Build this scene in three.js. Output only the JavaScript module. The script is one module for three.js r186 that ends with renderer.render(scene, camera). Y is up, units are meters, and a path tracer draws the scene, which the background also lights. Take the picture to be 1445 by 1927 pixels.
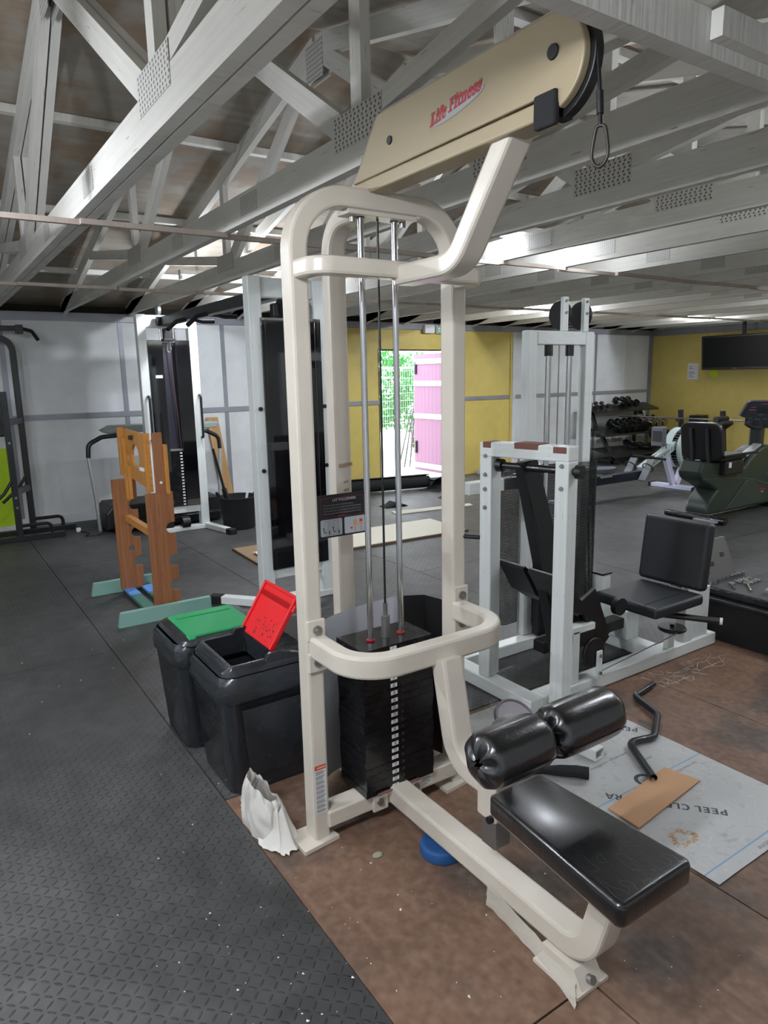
import * as THREE from 'three';
import { RoundedBoxGeometry } from 'three/addons/geometries/RoundedBoxGeometry.js';
import { mergeGeometries, toCreasedNormals } from 'three/addons/utils/BufferGeometryUtils.js';
import { RectAreaLightUniformsLib } from 'three/addons/lights/RectAreaLightUniformsLib.js';
import { ImprovedNoise } from 'three/addons/math/ImprovedNoise.js';

// ---------------------------------------------------------------- camera, sky, sun, exposure
const scene = new THREE.Scene();
const D2R = Math.PI / 180;
const camera = new THREE.PerspectiveCamera(2 * Math.atan(963.5 / 1304.65) / D2R, 1445 / 1927, 0.02, 200);
camera.position.set(0, 1.57, 0);
camera.rotation.set(-11.04 * D2R, -33.543 * D2R, -1.158 * D2R, 'YXZ');
scene.background = new THREE.Color(0.86, 0.93, 1.0);          // bright overcast sky, seen through the open door
scene.backgroundIntensity = 26;
const sun = new THREE.DirectionalLight(0xfff3e0, 36);
sun.position.set(16, 14, -14); sun.target.position.set(6, 0, -11);
sun.castShadow = true; sun.shadow.mapSize.set(2048, 2048);
Object.assign(sun.shadow.camera, { left: -14, right: 14, top: 14, bottom: -14, near: 1, far: 50 });
scene.add(sun, sun.target);
const renderer = new THREE.WebGLRenderer({ antialias: true });
renderer.shadowMap.enabled = true;
renderer.toneMapping = THREE.LinearToneMapping;
renderer.toneMappingExposure = 0.375;
RectAreaLightUniformsLib.init();
const TUBE_POWER = 200, TUBE_SIDE = 13;                                        // intensity of every fluorescent batten
const TUBES = [[2.75, -6.5], [6.9, -6.5], [10.2, -6.5], [3.75, -1.25], [7.4, -1.25], [10.4, -1.25], [-0.4, -0.85, 2.3], [3.75, -3.65], [8.3, -3.65], [-0.55, -3.3, 2.35]];

// ---------------------------------------------------------------- helpers
let seed = 7;
const rnd = () => { seed = (seed * 16807) % 2147483647; return (seed - 1) / 2147483646; };
const rr = (a, b) => a + (b - a) * rnd();
const V = (x, y, z) => new THREE.Vector3(x, y, z);
const taken = {};
const numbered = (n) => { const k = taken[n] = (taken[n] ?? -1) + 1; return k ? n + '_' + String(k).padStart(3, '0') : n; };
function thing(name, label, category, [x, y, z] = [0, 0, 0], group) {
  const o = new THREE.Group(); o.name = numbered(name); o.position.set(x, y, z); scene.add(o);
  o.userData = { label, category }; if (group) o.userData.group = group;
  return o;
}
function struct(name, [x, y, z] = [0, 0, 0]) {
  const o = new THREE.Group(); o.name = name; o.position.set(x, y, z); scene.add(o); o.userData = { kind: 'structure' };
  return o;
}
function join(g) {
  if (!Array.isArray(g)) return g;
  if (g.length === 1) return g[0];
  return mergeGeometries(g.map((q) => { const n = q.index ? q.toNonIndexed() : q; for (const k of Object.keys(n.attributes)) if (!['position', 'normal', 'uv'].includes(k)) n.deleteAttribute(k); return n; }));
}
const wpos = new THREE.Vector3();
// part(): geometry given in world coordinates, hung under its thing
function part(parent, name, g, m, label) {
  const mesh = new THREE.Mesh(join(g), m); mesh.name = name;
  wpos.set(0, 0, 0); for (let p = parent; p && p !== scene; p = p.parent) wpos.add(p.position);
  mesh.position.copy(wpos).negate();
  parent.add(mesh); if (label) mesh.userData.label = label;
  return mesh;
}
// one(): a thing that is a single mesh, geometry around its own base
function one(name, label, category, g, m, [x, y, z] = [0, 0, 0], group) {
  const mesh = new THREE.Mesh(join(g), m); mesh.name = numbered(name); mesh.position.set(x, y, z); scene.add(mesh);
  mesh.userData = { label, category }; if (group) mesh.userData.group = group;
  return mesh;
}
// box from min to max corner, uv in metres
function bx(x0, x1, y0, y1, z0, z1) {
  const w = x1 - x0, h = y1 - y0, d = z1 - z0, g = new THREE.BoxGeometry(w, h, d), uv = g.attributes.uv, o = rnd() * 3;
  const s = [[d, h], [d, h], [w, d], [w, d], [w, h], [w, h]];
  for (let i = 0; i < 24; i++) { const [a, b] = s[i >> 2]; uv.setXY(i, uv.getX(i) * a + o, uv.getY(i) * b + o * 0.7); }
  return g.translate((x0 + x1) / 2, (y0 + y1) / 2, (z0 + z1) / 2);
}
function rb(x0, x1, y0, y1, z0, z1, r = 0.006, s = 2) {
  const g = new RoundedBoxGeometry(x1 - x0, y1 - y0, z1 - z0, s, Math.min(r, (x1 - x0) / 2.01, (y1 - y0) / 2.01, (z1 - z0) / 2.01));
  return g.translate((x0 + x1) / 2, (y0 + y1) / 2, (z0 + z1) / 2);
}
// box between two points a, b with section w (along side n) x h
function bar(a, b, w, h, n = V(0, 0, 1), r = 0) {
  const T = b.clone().sub(a), L = T.length(); T.normalize();
  const N = n.clone().addScaledVector(T, -n.dot(T)).normalize(), S = T.clone().cross(N);
  const g = r ? new RoundedBoxGeometry(w, L, h, 2, r) : new THREE.BoxGeometry(w, L, h);
  if (!r) { const uv = g.attributes.uv, o = rnd() * 3, s = [[h, L], [h, L], [w, h], [w, h], [w, L], [w, L]]; for (let i = 0; i < 24; i++) { const [p, q] = s[i >> 2]; uv.setXY(i, uv.getX(i) * p + o, uv.getY(i) * q + o); } }
  g.applyMatrix4(new THREE.Matrix4().makeBasis(N, T, S.crossVectors(N, T)));
  return g.translate((a.x + b.x) / 2, (a.y + b.y) / 2, (a.z + b.z) / 2);
}
function cyl(a, b, r, r2 = r, seg = 20, open = false) {
  const T = b.clone().sub(a), L = T.length();
  const g = new THREE.CylinderGeometry(r2, r, L, seg, 1, open);
  g.applyQuaternion(new THREE.Quaternion().setFromUnitVectors(V(0, 1, 0), T.normalize()));
  return g.translate((a.x + b.x) / 2, (a.y + b.y) / 2, (a.z + b.z) / 2);
}
function torus(c, R, r, axis = V(0, 0, 1), seg = 32, rs = 10, arc = Math.PI * 2) {
  const g = new THREE.TorusGeometry(R, r, rs, seg, arc);
  g.applyQuaternion(new THREE.Quaternion().setFromUnitVectors(V(0, 0, 1), axis.clone().normalize()));
  return g.translate(c.x, c.y, c.z);
}
const sph = (c, r, sx = 1, sy = 1, sz = 1, n = 14) => new THREE.SphereGeometry(r, n, n).scale(sx, sy, sz).translate(c.x, c.y, c.z);
// rounded polyline
function fillet(pts, r, seg = 8) {
  const out = [pts[0].clone()];
  for (let i = 1; i < pts.length - 1; i++) {
    const p = pts[i], u = pts[i - 1].clone().sub(p), w = pts[i + 1].clone().sub(p), ru = u.length(), rw = w.length(); u.normalize(); w.normalize();
    const ang = Math.acos(THREE.MathUtils.clamp(u.dot(w), -1, 1)), rad = Array.isArray(r) ? r[i - 1] : r;
    let t = rad / Math.tan(ang / 2); t = Math.min(t, ru * 0.49, rw * 0.49);
    const rad2 = t * Math.tan(ang / 2), c = p.clone().addScaledVector(u.clone().add(w).normalize(), rad2 / Math.sin(ang / 2));
    const A = p.clone().addScaledVector(u, t), B = p.clone().addScaledVector(w, t), a = A.clone().sub(c), b = B.clone().sub(c), th = a.angleTo(b);
    if (th < 1e-3) { out.push(p.clone()); continue; }
    for (let k = 0; k <= seg; k++) { const f = k / seg; out.push(c.clone().addScaledVector(a, Math.sin((1 - f) * th) / Math.sin(th)).addScaledVector(b, Math.sin(f * th) / Math.sin(th))); }
  }
  out.push(pts[pts.length - 1].clone());
  return out;
}
function rrect(w, h, r, seg = 2) {
  const o = [];
  for (const [sx, sy, a0] of [[1, 1, 0], [-1, 1, 90], [-1, -1, 180], [1, -1, 270]])
    for (let k = 0; k <= seg; k++) { const a = (a0 + 90 * k / seg) * D2R; o.push([sx * (w / 2 - r) + r * Math.cos(a), sy * (h / 2 - r) + r * Math.sin(a)]); }
  return o;
}
const circ = (r, n = 12) => Array.from({ length: n }, (_, i) => [r * Math.cos(i / n * 2 * Math.PI), r * Math.sin(i / n * 2 * Math.PI)]);
// sweep a section along a path that lies in a plane of normal N
function sweep(path, N, sec, crease = 0.3, closed = false, scale = null) {
  const P = path, n = P.length, m = sec.length, pos = [], uv = [], idx = []; let L = 0;
  const dir = (i, j) => P[j].clone().sub(P[i]).normalize();
  for (let i = 0; i < n; i++) {
    const a = i ? dir(i - 1, i) : (closed ? dir(n - 2, n - 1) : dir(0, 1)), b = i < n - 1 ? dir(i, i + 1) : (closed ? dir(0, 1) : dir(n - 2, n - 1));
    const T = a.clone().add(b).normalize(), S = T.clone().cross(N).normalize(), NN = S.clone().cross(T).normalize(), k = 1 / Math.max(0.5, T.dot(a)), sc = scale ? scale(i / (n - 1)) : 1;
    if (i) L += P[i].distanceTo(P[i - 1]);
    for (const [p, q] of sec) { const v = P[i].clone().addScaledVector(NN, p * sc).addScaledVector(S, q * k * sc); pos.push(v.x, v.y, v.z); uv.push((p + q) * 1, L); }
  }
  for (let i = 0; i < n - 1; i++) for (let j = 0; j < m; j++) { const a = i * m + j, b = i * m + (j + 1) % m, c = a + m, d = b + m; idx.push(a, b, c, b, d, c); }
  if (!closed) { for (let j = 1; j < m - 1; j++) { idx.push(0, j + 1, j); const o = (n - 1) * m; idx.push(o, o + j, o + j + 1); } }
  const g = new THREE.BufferGeometry();
  g.setAttribute('position', new THREE.Float32BufferAttribute(pos, 3)); g.setAttribute('uv', new THREE.Float32BufferAttribute(uv, 2)); g.setIndex(idx); g.computeVertexNormals();
  return toCreasedNormals(g, crease);
}
// free 3-D round tube through points
function wire(pts, r, seg = 40, rs = 6, closed = false, tension = 0.5) { return new THREE.TubeGeometry(new THREE.CatmullRomCurve3(pts, closed, 'catmullrom', tension), seg, r, rs, closed); }
function rod(pts, r, fil = 0.03, rs = 10) { const p = fillet(pts, fil, 6), curve = new THREE.CurvePath(); for (let i = 0; i < p.length - 1; i++) if (p[i].distanceTo(p[i + 1]) > 1e-5) curve.add(new THREE.LineCurve3(p[i], p[i + 1])); return new THREE.TubeGeometry(curve, Math.max(8, p.length * 2), r, rs, false); }
// flat outline (list of [u, v]) extruded; axis 'x': (u, v) -> (z, y); axis 'z': (x, y); axis 'y': (x, z)
function slab(pts, axis, c0, c1, holes = [], bevel = 0, curveSeg = 10) {
  const sh = pts instanceof THREE.Shape ? pts : new THREE.Shape(pts.map(([a, b]) => new THREE.Vector2(a, b))); for (const h of holes) sh.holes.push(h);
  const g = new THREE.ExtrudeGeometry(sh, { depth: c1 - c0 - 2 * bevel, bevelEnabled: bevel > 0, bevelSize: bevel, bevelThickness: bevel, bevelOffset: -bevel, bevelSegments: 2, curveSegments: curveSeg });
  g.translate(0, 0, c0 + bevel);
  if (axis === 'x') g.applyMatrix4(new THREE.Matrix4().set(0, 0, 1, 0, 0, 1, 0, 0, 1, 0, 0, 0, 0, 0, 0, 1));   // (u,v,w) -> (w,v,u)
  if (axis === 'y') g.applyMatrix4(new THREE.Matrix4().set(1, 0, 0, 0, 0, 0, 1, 0, 0, 1, 0, 0, 0, 0, 0, 1));   // -> (u,w,v)
  if (axis !== 'z') { const ix = g.index; if (ix) { for (let i = 0; i < ix.count; i += 3) { const a = ix.getX(i); ix.setX(i, ix.getX(i + 1)); ix.setX(i + 1, a); } } else for (const k of ['position', 'normal', 'uv']) { const t = g.attributes[k], s = t.itemSize; for (let i = 0; i < t.count; i += 3) for (let c = 0; c < s; c++) { const a = t.array[i * s + c]; t.array[i * s + c] = t.array[(i + 1) * s + c]; t.array[(i + 1) * s + c] = a; } } g.computeVertexNormals(); }
  return g;
}
const hole = (x, y, rx, ry = rx) => { const h = new THREE.Path(); h.absellipse(x, y, rx, ry, 0, Math.PI * 2, true); return h; };
// a textured plane: centre, right vector * width, up vector * height
function quad(c, R, U, u0 = 0, v0 = 0, u1 = 1, v1 = 1) {
  const g = new THREE.BufferGeometry(), p = [[-0.5, -0.5], [0.5, -0.5], [0.5, 0.5], [-0.5, 0.5]].map(([a, b]) => c.clone().addScaledVector(R, a).addScaledVector(U, b));
  g.setAttribute('position', new THREE.Float32BufferAttribute(p.flatMap((q) => [q.x, q.y, q.z]), 3));
  g.setAttribute('uv', new THREE.Float32BufferAttribute([u0, v0, u1, v0, u1, v1, u0, v1], 2)); g.setIndex([0, 1, 2, 0, 2, 3]); g.computeVertexNormals();
  return g;
}

// ---------------------------------------------------------------- textures
const per = new ImprovedNoise();
const fbm = (x, y, z = 0, o = 4) => { let s = 0, a = 0.5, f = 1; for (let i = 0; i < o; i++) { s += a * per.noise(x * f, y * f, z + i * 7.3); a *= 0.5; f *= 2.03; } return s; };
function dataTex(n, fn, srgb = true, rep = null, m = n) {
  const d = new Uint8Array(n * m * 4);
  for (let y = 0; y < m; y++) for (let x = 0; x < n; x++) { const c = fn(x / n, y / m), i = (y * n + x) * 4; if (typeof c === 'number') { d[i] = d[i + 1] = d[i + 2] = Math.max(0, Math.min(255, c * 255)); } else for (let k = 0; k < 3; k++) d[i + k] = Math.max(0, Math.min(255, c[k])); d[i + 3] = 255; }
  const t = new THREE.DataTexture(d, n, m); t.wrapS = t.wrapT = THREE.RepeatWrapping; t.magFilter = THREE.LinearFilter; t.minFilter = THREE.LinearMipmapLinearFilter; t.generateMipmaps = true;
  if (srgb) t.colorSpace = THREE.SRGBColorSpace; if (rep) t.repeat.set(rep[0], rep[1] ?? rep[0]); t.needsUpdate = true;
  return t;
}
// value noise that tiles over [0,1): fx, fy whole numbers of cells
const H = new Float32Array(4096); for (let i = 0; i < 4096; i++) H[i] = rnd() * 2 - 1;
function pn(x, y, fx, fy, z) {
  const X = Math.floor(x), Y = Math.floor(y), p = x - X, q = y - Y, s = p * p * (3 - 2 * p), t = q * q * (3 - 2 * q), x0 = ((X % fx) + fx) % fx, x1 = (x0 + 1) % fx, y0 = ((Y % fy) + fy) % fy, y1 = (y0 + 1) % fy;
  const h = (i, j) => H[(Math.imul(i, 1597) + Math.imul(j, 2971) + Math.imul(z, 7919) + Math.imul(i * j, 83)) & 4095], a = h(x0, y0), b = h(x1, y0), c = h(x0, y1), d = h(x1, y1);
  return (a + (b - a) * s) * (1 - t) + (c + (d - c) * s) * t;
}
function pf(u, v, fx, fy, z, o = 4) { let r = 0, a = 0.42; for (let i = 0; i < o; i++) { r += a * pn(u * fx, v * fy, fx, fy, z + i * 13); a *= 0.5; fx *= 2; fy *= 2; } return r; }
function canvasTex(w, h, draw, srgb = true) {
  const c = document.createElement('canvas'); c.width = w; c.height = h; const x = c.getContext('2d'); draw(x, w, h);
  const t = new THREE.CanvasTexture(c); if (srgb) t.colorSpace = THREE.SRGBColorSpace; t.anisotropy = 8; return t;
}
const mixc = (a, b, t) => [0, 1, 2].map((i) => a[i] + (b[i] - a[i]) * t);
const S = (m, o = {}) => new THREE.MeshStandardMaterial({ color: m, roughness: 0.6, metalness: 0, side: THREE.DoubleSide, ...o });
const PH = (m, o = {}) => new THREE.MeshPhysicalMaterial({ color: m, roughness: 0.5, metalness: 0, side: THREE.DoubleSide, ...o });
// tread plate relief: lozenges turned left and right in a lattice, 4 x 4 cells on 0.112 m
const treadBump = dataTex(256, (u, v) => {
  const gx = u * 4, gy = v * 4; let h = 0.25;
  for (let dx = -1; dx <= 1; dx++) for (let dy = -1; dy <= 1; dy++) {
    const ix = Math.floor(gx) + dx, iy = Math.floor(gy) + dy, x = gx - ix - 0.5, y = gy - iy - 0.5, a = ((ix + iy) & 1) ? 0.78 : -0.78;
    const p = x * Math.cos(a) + y * Math.sin(a), q = -x * Math.sin(a) + y * Math.cos(a), r = Math.hypot(p / 0.46, q / 0.115);
    if (r < 1) h = Math.max(h, 0.25 + 0.75 * Math.min(1, (1 - r) * 2.2));
  }
  return h;
}, false, [1 / 0.112]);
const rubberMap = dataTex(512, (u, v) => {
  const a = pf(u, v, 3, 3, 1, 4), b = pf(u, v, 40, 40, 5, 3), d = pf(u, v, 11, 9, 9, 4);
  let k = 59 + a * 22 + b * 16 + d * 7; return [k, k, k * 0.985];
}, true, [1 / 2.3]);
const rubberRough = dataTex(256, (u, v) => 0.66 + 0.16 * pf(u, v, 6, 6, 3, 4), false, [1 / 1.7]);
const hardMap = dataTex(768, (u, v) => {
  const a = pf(u, v, 3, 3, 2, 5), b = pf(u, v, 70, 70, 4, 2), c = pf(u, v, 8, 8, 8, 5), s = pf(u, v, 90, 4, 12, 3);
  let col = mixc([122, 94, 75], [96, 75, 62], 0.5 + a * 1.1); col = mixc(col, [62, 57, 54], Math.max(0, Math.min(0.6, (c + a * 0.6 - 0.16) * 1.6)));
  return col.map((k) => k + b * 22 + s * 9);
}, true, [1 / 1.5]);
const paintWood = dataTex(512, (u, v) => {
  const g = pf(u, v, 60, 2, 3, 3), a = pf(u, v, 5, 4, 6, 4), ch = pf(u, v, 90, 12, 11, 3);
  let c = mixc([222, 221, 214], [198, 196, 188], 0.5 + a * 0.9 + g * 0.3); if (ch > 0.47) c = mixc(c, [140, 122, 108], Math.min(0.85, (ch - 0.47) * 12)); return c;
}, true, [1 / 0.6, 1 / 1.6]);
const paintWoodBump = dataTex(256, (u, v) => 0.5 + 0.5 * pf(u, v, 60, 3, 3, 3), false, [1 / 0.5, 1 / 1.2]);
const plyRoof = dataTex(768, (u, v) => {
  const g = pf(u, v, 4, 50, 3, 3), a = pf(u, v, 3, 3, 16, 5), b = pf(u, v, 9, 7, 21, 4);
  let c = mixc([132, 124, 112], [164, 157, 147], 0.5 + a * 1.5); c = mixc(c, [134, 112, 90], Math.max(0, Math.min(0.6, (b - 0.06) * 2.6))); return c.map((k) => k + g * 14);
}, true, [1 / 2.1]);
const wallDirt = (base, dirt, z) => dataTex(512, (u, v) => {
  const a = pf(u, v, 3, 3, z, 5), b = pf(u, v, 24, 24, z + 3, 3);
  return mixc(base, dirt, Math.max(0, Math.min(0.5, 0.1 + a * 0.75))).map((k) => k + b * 7);
}, true, [1 / 2.44]);
const pineMap = (c0, c1, z) => dataTex(256, (u, v) => { const g = pf(u, v, 16, 1, z, 4), r = Math.sin(g * 26 + u * 14) * 0.5 + 0.5; return mixc(c0, c1, r * 0.8).map((k) => k + g * 12); }, true, [1 / 0.35, 1 / 0.9]);
const metalScuff = dataTex(256, (u, v) => 0.42 + 0.5 * pf(u, v, 9, 9, 31, 4), false, [1 / 0.4]);
const chipMap = (base, rust, thr) => dataTex(512, (u, v) => { const a = pf(u, v, 14, 9, 41, 4), b = pf(u, v, 4, 4, 44, 3); let c = base.map((k) => k + b * 10); if (a > thr) c = mixc(c, rust, Math.min(0.9, (a - thr) * 18)); return c; }, true, [1 / 0.55]);
const creaseBump = dataTex(512, (u, v) => { const a = pf(u, v, 8, 8, 51, 4), b = pf(u, v, 22, 20, 55, 3); return 0.75 - 0.6 * Math.pow(1 - Math.min(1, Math.abs(a) * 6), 3) + b * 0.12; }, false, [1 / 0.22]);
const meshAlpha = dataTex(64, (u, v) => { const x = u * 4, y = v * 4, row = Math.floor(y), cx = (x + (row & 1) * 0.5) % 1 - 0.5, cy = y % 1 - 0.5; return Math.hypot(cx, cy) < 0.34 ? 0 : 1; }, false, [1 / 0.036]);
const netAlpha = dataTex(64, (u, v) => { const x = (u * 8) % 1, y = (v * 8) % 1; return x < 0.42 || y < 0.42 ? 1 : 0; }, false, [1 / 0.03]);
const M = {
  rubber: PH(0xffffff, { map: rubberMap, bumpMap: treadBump, bumpScale: 0.007, roughnessMap: rubberRough, roughness: 0.75 }),
  slab: S(0x3a3835, { roughness: 0.95 }),
  hard: S(0xffffff, { map: hardMap, roughness: 0.62 }),
  timber: S(0xffffff, { map: paintWood, bumpMap: paintWoodBump, bumpScale: 0.0012, roughness: 0.7 }),
  timberBare: S(0xd6c8c2, { map: paintWood, roughness: 0.85 }),
  roof: S(0xffffff, { map: plyRoof, roughness: 0.85 }),
  wallWhite: S(0xffffff, { map: wallDirt([222, 226, 228], [186, 184, 176], 60), roughness: 0.55 }),
  wallYellow: S(0xffffff, { map: wallDirt([214, 193, 106], [186, 166, 92], 66), roughness: 0.55 }),
  strip: S(0xffffff, { map: wallDirt([150, 152, 160], [108, 108, 116], 70), roughness: 0.45, metalness: 0.25 }),
  cream: PH(0xffffff, { map: chipMap([208, 200, 186], [176, 160, 140], 0.56), roughness: 0.34, clearcoat: 0.4, clearcoatRoughness: 0.25 }),
  armCover: PH(0x998b6f, { roughness: 0.45 }),
  white: PH(0xffffff, { map: chipMap([226, 231, 228], [96, 70, 62], 0.54), roughness: 0.36, clearcoat: 0.3, clearcoatRoughness: 0.3 }),
  rustPaint: S(0x744a3e, { roughness: 0.7 }),
  vinyl: PH(0x0d0e10, { roughness: 0.3, bumpMap: creaseBump, bumpScale: 0.0006, clearcoat: 0.9, clearcoatRoughness: 0.22 }),
  vinylMatt: PH(0x1d2023, { roughness: 0.5 }),
  black: S(0x121214, { roughness: 0.45 }),
  blackMetal: PH(0x17181a, { roughness: 0.4, clearcoat: 0.25 }),
  plateIron: S(0x0f1012, { roughness: 0.5, roughnessMap: metalScuff }),
  darkPlastic: S(0x1e2022, { roughness: 0.5, roughnessMap: metalScuff }),
  binPlastic: S(0x25282b, { roughness: 0.5, roughnessMap: metalScuff }),
  foam: S(0x1b1b1c, { roughness: 0.95 }),
  chrome: S(0xd4d4d6, { roughness: 0.16, metalness: 1 }),
  steel: S(0x9a9a98, { roughness: 0.38, metalness: 0.9 }),
  zinc: S(0xb4b6b8, { roughness: 0.42, metalness: 0.7 }),
  grey: S(0x8c9093, { roughness: 0.5 }),
  lightGrey: S(0xb9bdbf, { roughness: 0.5 }),
  silver: S(0xc0c4c6, { roughness: 0.35, metalness: 0.5 }),
  cable: S(0x0b0b0c, { roughness: 0.4 }),
  tinted: PH(0x07070b, { roughness: 0.06, clearcoat: 1, clearcoatRoughness: 0.03 }),
  paper: S(0xe8e8ea, { roughness: 0.8 }),
  red: PH(0xd61c22, { roughness: 0.4 }),
  green: S(0x1f8a52, { roughness: 0.5 }),
  lime: S(0xb4d90a, { roughness: 0.6 }),
  ply: S(0xffffff, { map: pineMap([150, 98, 62], [124, 78, 50], 80), roughness: 0.5 }),
  pine: S(0xffffff, { map: pineMap([198, 140, 66], [172, 112, 48], 84), roughness: 0.45 }),
  plank: S(0xffffff, { map: pineMap([196, 158, 108], [176, 134, 86], 88), roughness: 0.7 }),
  teal: S(0x7fa79b, { roughness: 0.6 }),
  blueTape: S(0x5b8fd8, { roughness: 0.6 }),
  sack: S(0xd3cfc8, { roughness: 0.7, bumpMap: paintWoodBump, bumpScale: 0.0006 }),
  card: S(0xbf9672, { roughness: 0.85 }),
  bluePlate: S(0x1f4f86, { roughness: 0.7 }),
  net: S(0xc9c2b4, { roughness: 0.9, alphaMap: netAlpha, alphaTest: 0.5 }),
  perf: S(0x101012, { roughness: 0.5, alphaMap: meshAlpha, alphaTest: 0.5 }),
};
// ---------------------------------------------------------------- the hall
const XL = -1.6, XR = 11.85, ZB = -8.5, ZF = 0.75, YT = 2.33, ZR = (ZB + ZF) / 2, YRIDGE = 3.5;
{ // floor: concrete slab, rolls of tread rubber, sheets of brown hardboard let in under the pulldown machine
  const f = struct('floor');
  part(f, 'slab', bx(XL - 0.2, XR + 0.2, -0.25, -0.012, ZB - 0.2, ZF + 0.2), M.slab);
  const e = [-1.6, -0.42, 0.795, 2.02, 3.25, 4.6, 5.8, 7.0, 8.2, 9.4, 10.6, 11.85], cut = [-5.6, -4.15, -6.4, -5.05, -4.4, -6.1, -3.5, -5.2, -4.6, -6.3, -3.9], g = 0.0025;
  const mat = (x0, x1, z0, z1) => { const m = part(f, 'rubber_mat', bx(0, x1 - x0, -0.012, 0, 0, z1 - z0), M.rubber); m.position.set(x0, 0, z0); const uv = m.geometry.attributes.uv, p = m.geometry.attributes.position; for (let i = 0; i < uv.count; i++) uv.setXY(i, p.getX(i) + x0, p.getZ(i) + z0); };
  for (let i = 0; i < 11; i++) {
    const a = e[i] + g, b = e[i + 1] - g, end = i >= 2 && i <= 4 ? -2.335 : ZF;
    mat(a, b, ZB, cut[i] - g); mat(a, b, cut[i] + g, end);
  }
  const hb = (pts) => { const m = part(f, 'hardboard_sheet', slab(pts, 'y', -0.012, -0.003), M.hard); const uv = m.geometry.attributes.uv, p = m.geometry.attributes.position; for (let i = 0; i < uv.count; i++) uv.setXY(i, p.getX(i), p.getZ(i)); };
  const q = 0.003;
  hb([[0.797, -2.333], [1.88 - q, -2.333], [1.88 - q, ZF], [1.29 + q, ZF], [1.29 + q, -1.005 - q], [0.797, -1.005 - q]]);
  hb([[0.797, -1.005 + q], [1.29 - q, -1.005 + q], [1.29 - q, ZF], [0.797, ZF]]);
  hb([[1.88 + q, -2.333], [3.0 - q, -2.333], [3.0 - q, ZF], [1.88 + q, ZF]]);
  hb([[3.0 + q, -2.333], [4.6 - g, -2.333], [4.6 - g, ZF], [3.0 + q, ZF]]);
}
{ // long back wall: 1.22 m boards between grey strips, a doorway to the yard
  const w = struct('wall_back'), t = 0.09, z0 = ZB - t;
  const core = (a, b, y0, y1) => part(w, 'core', bx(a, b, y0, y1, z0 - 0.02, ZB - 0.012), M.slab);
  core(XL - 0.1, 5.6, 0, YT); core(6.92, XR + 0.1, 0, YT); core(5.6, 6.92, 1.94, YT);
  const xs = [-1.6, -0.39, 0.83, 2.05, 3.27, 4.49, 5.6];
  const board = (a, b, y0, y1, m) => part(w, 'board', bx(a, b, y0, y1, ZB - 0.012, ZB), m);
  for (let i = 0; i < 6; i++) {
    const a = xs[i] + 0.0015, b = xs[i + 1] - 0.0015;
    if (i === 5) { board(a, 4.72, 0.1, 1.205, M.wallWhite); board(a, 4.72, 1.205, 2.24, M.wallWhite); board(4.722, b, 0, 1.205, M.wallYellow); board(4.722, b, 1.205, 2.24, M.wallYellow); } else { board(a, b, 0.1, 1.205, M.wallWhite); board(a, b, 1.205, 2.24, M.wallWhite); }
  }
  board(5.6, 6.92, 1.94, 2.24, M.wallYellow);
  for (const [a, b] of [[6.92, 8.2]]) { board(a, b, 0, 1.205, M.wallYellow); board(a, b, 1.205, 2.24, M.wallYellow); }
  for (const [a, b] of [[8.26, 9.06], [9.06, 10.27], [10.27, 11.1], [11.1, 11.85]]) { board(a, b, 0, 1.205, M.wallWhite); board(a, b, 1.205, 2.24, M.wallWhite); }
  const strip = (x, y0, y1, wd = 0.05, m = M.strip) => part(w, 'cover_strip', bx(x - wd / 2, x + wd / 2, y0, y1, ZB, ZB + 0.01), m);
  for (const x of [-0.39, 0.83, 2.05, 3.27, 4.49]) { strip(x, 0.1, 1.175); strip(x, 1.235, 2.24); }
  for (const x of [9.06, 10.27]) { strip(x, 0, 1.175, 0.045); strip(x, 1.235, 2.24, 0.045); }
  for (const [a, b] of [[XL, 4.72], [4.72, 5.6], [6.92, 8.19], [8.26, 11.8]]) part(w, 'mid_rail', bx(a, b, 1.175, 1.235, ZB, ZB + 0.014), M.strip);
  for (const [a, b] of [[XL, 2.05], [2.05, 4.49], [4.49, 6.92], [6.92, 9.06], [9.06, XR]]) part(w, 'top_rail', bx(a, b, 2.24, YT, ZB, ZB + 0.03), M.strip);
  part(w, 'post', bx(8.205, 8.27, 0, 2.24, ZB, ZB + 0.03), M.wallWhite); part(w, 'edge_strip', bx(8.17, 8.205, 0, 2.24, ZB, ZB + 0.018), M.wallYellow);
  part(w, 'corner_post', bx(11.79, 11.85, 0, YT, ZB, ZB + 0.045), M.strip);
  const sk = struct('baseboard_back'); part(sk, 'skirting', bx(XL, 4.72, 0, 0.1, ZB, ZB + 0.014), M.wallWhite);
  const tr = struct('trim_1'); // door reveal
  part(tr, 'jamb', bx(5.585, 5.6, 0, 1.94, z0 - 0.02, ZB), M.wallYellow); part(tr, 'jamb', bx(6.92, 6.935, 0, 1.94, z0 - 0.02, ZB), M.wallYellow); part(tr, 'head', bx(5.585, 6.935, 1.94, 1.955, z0 - 0.02, ZB), M.wallYellow); part(tr, 'sill', bx(5.585, 6.935, -0.03, 0.004, z0 - 0.04, ZB), M.strip);
}
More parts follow.
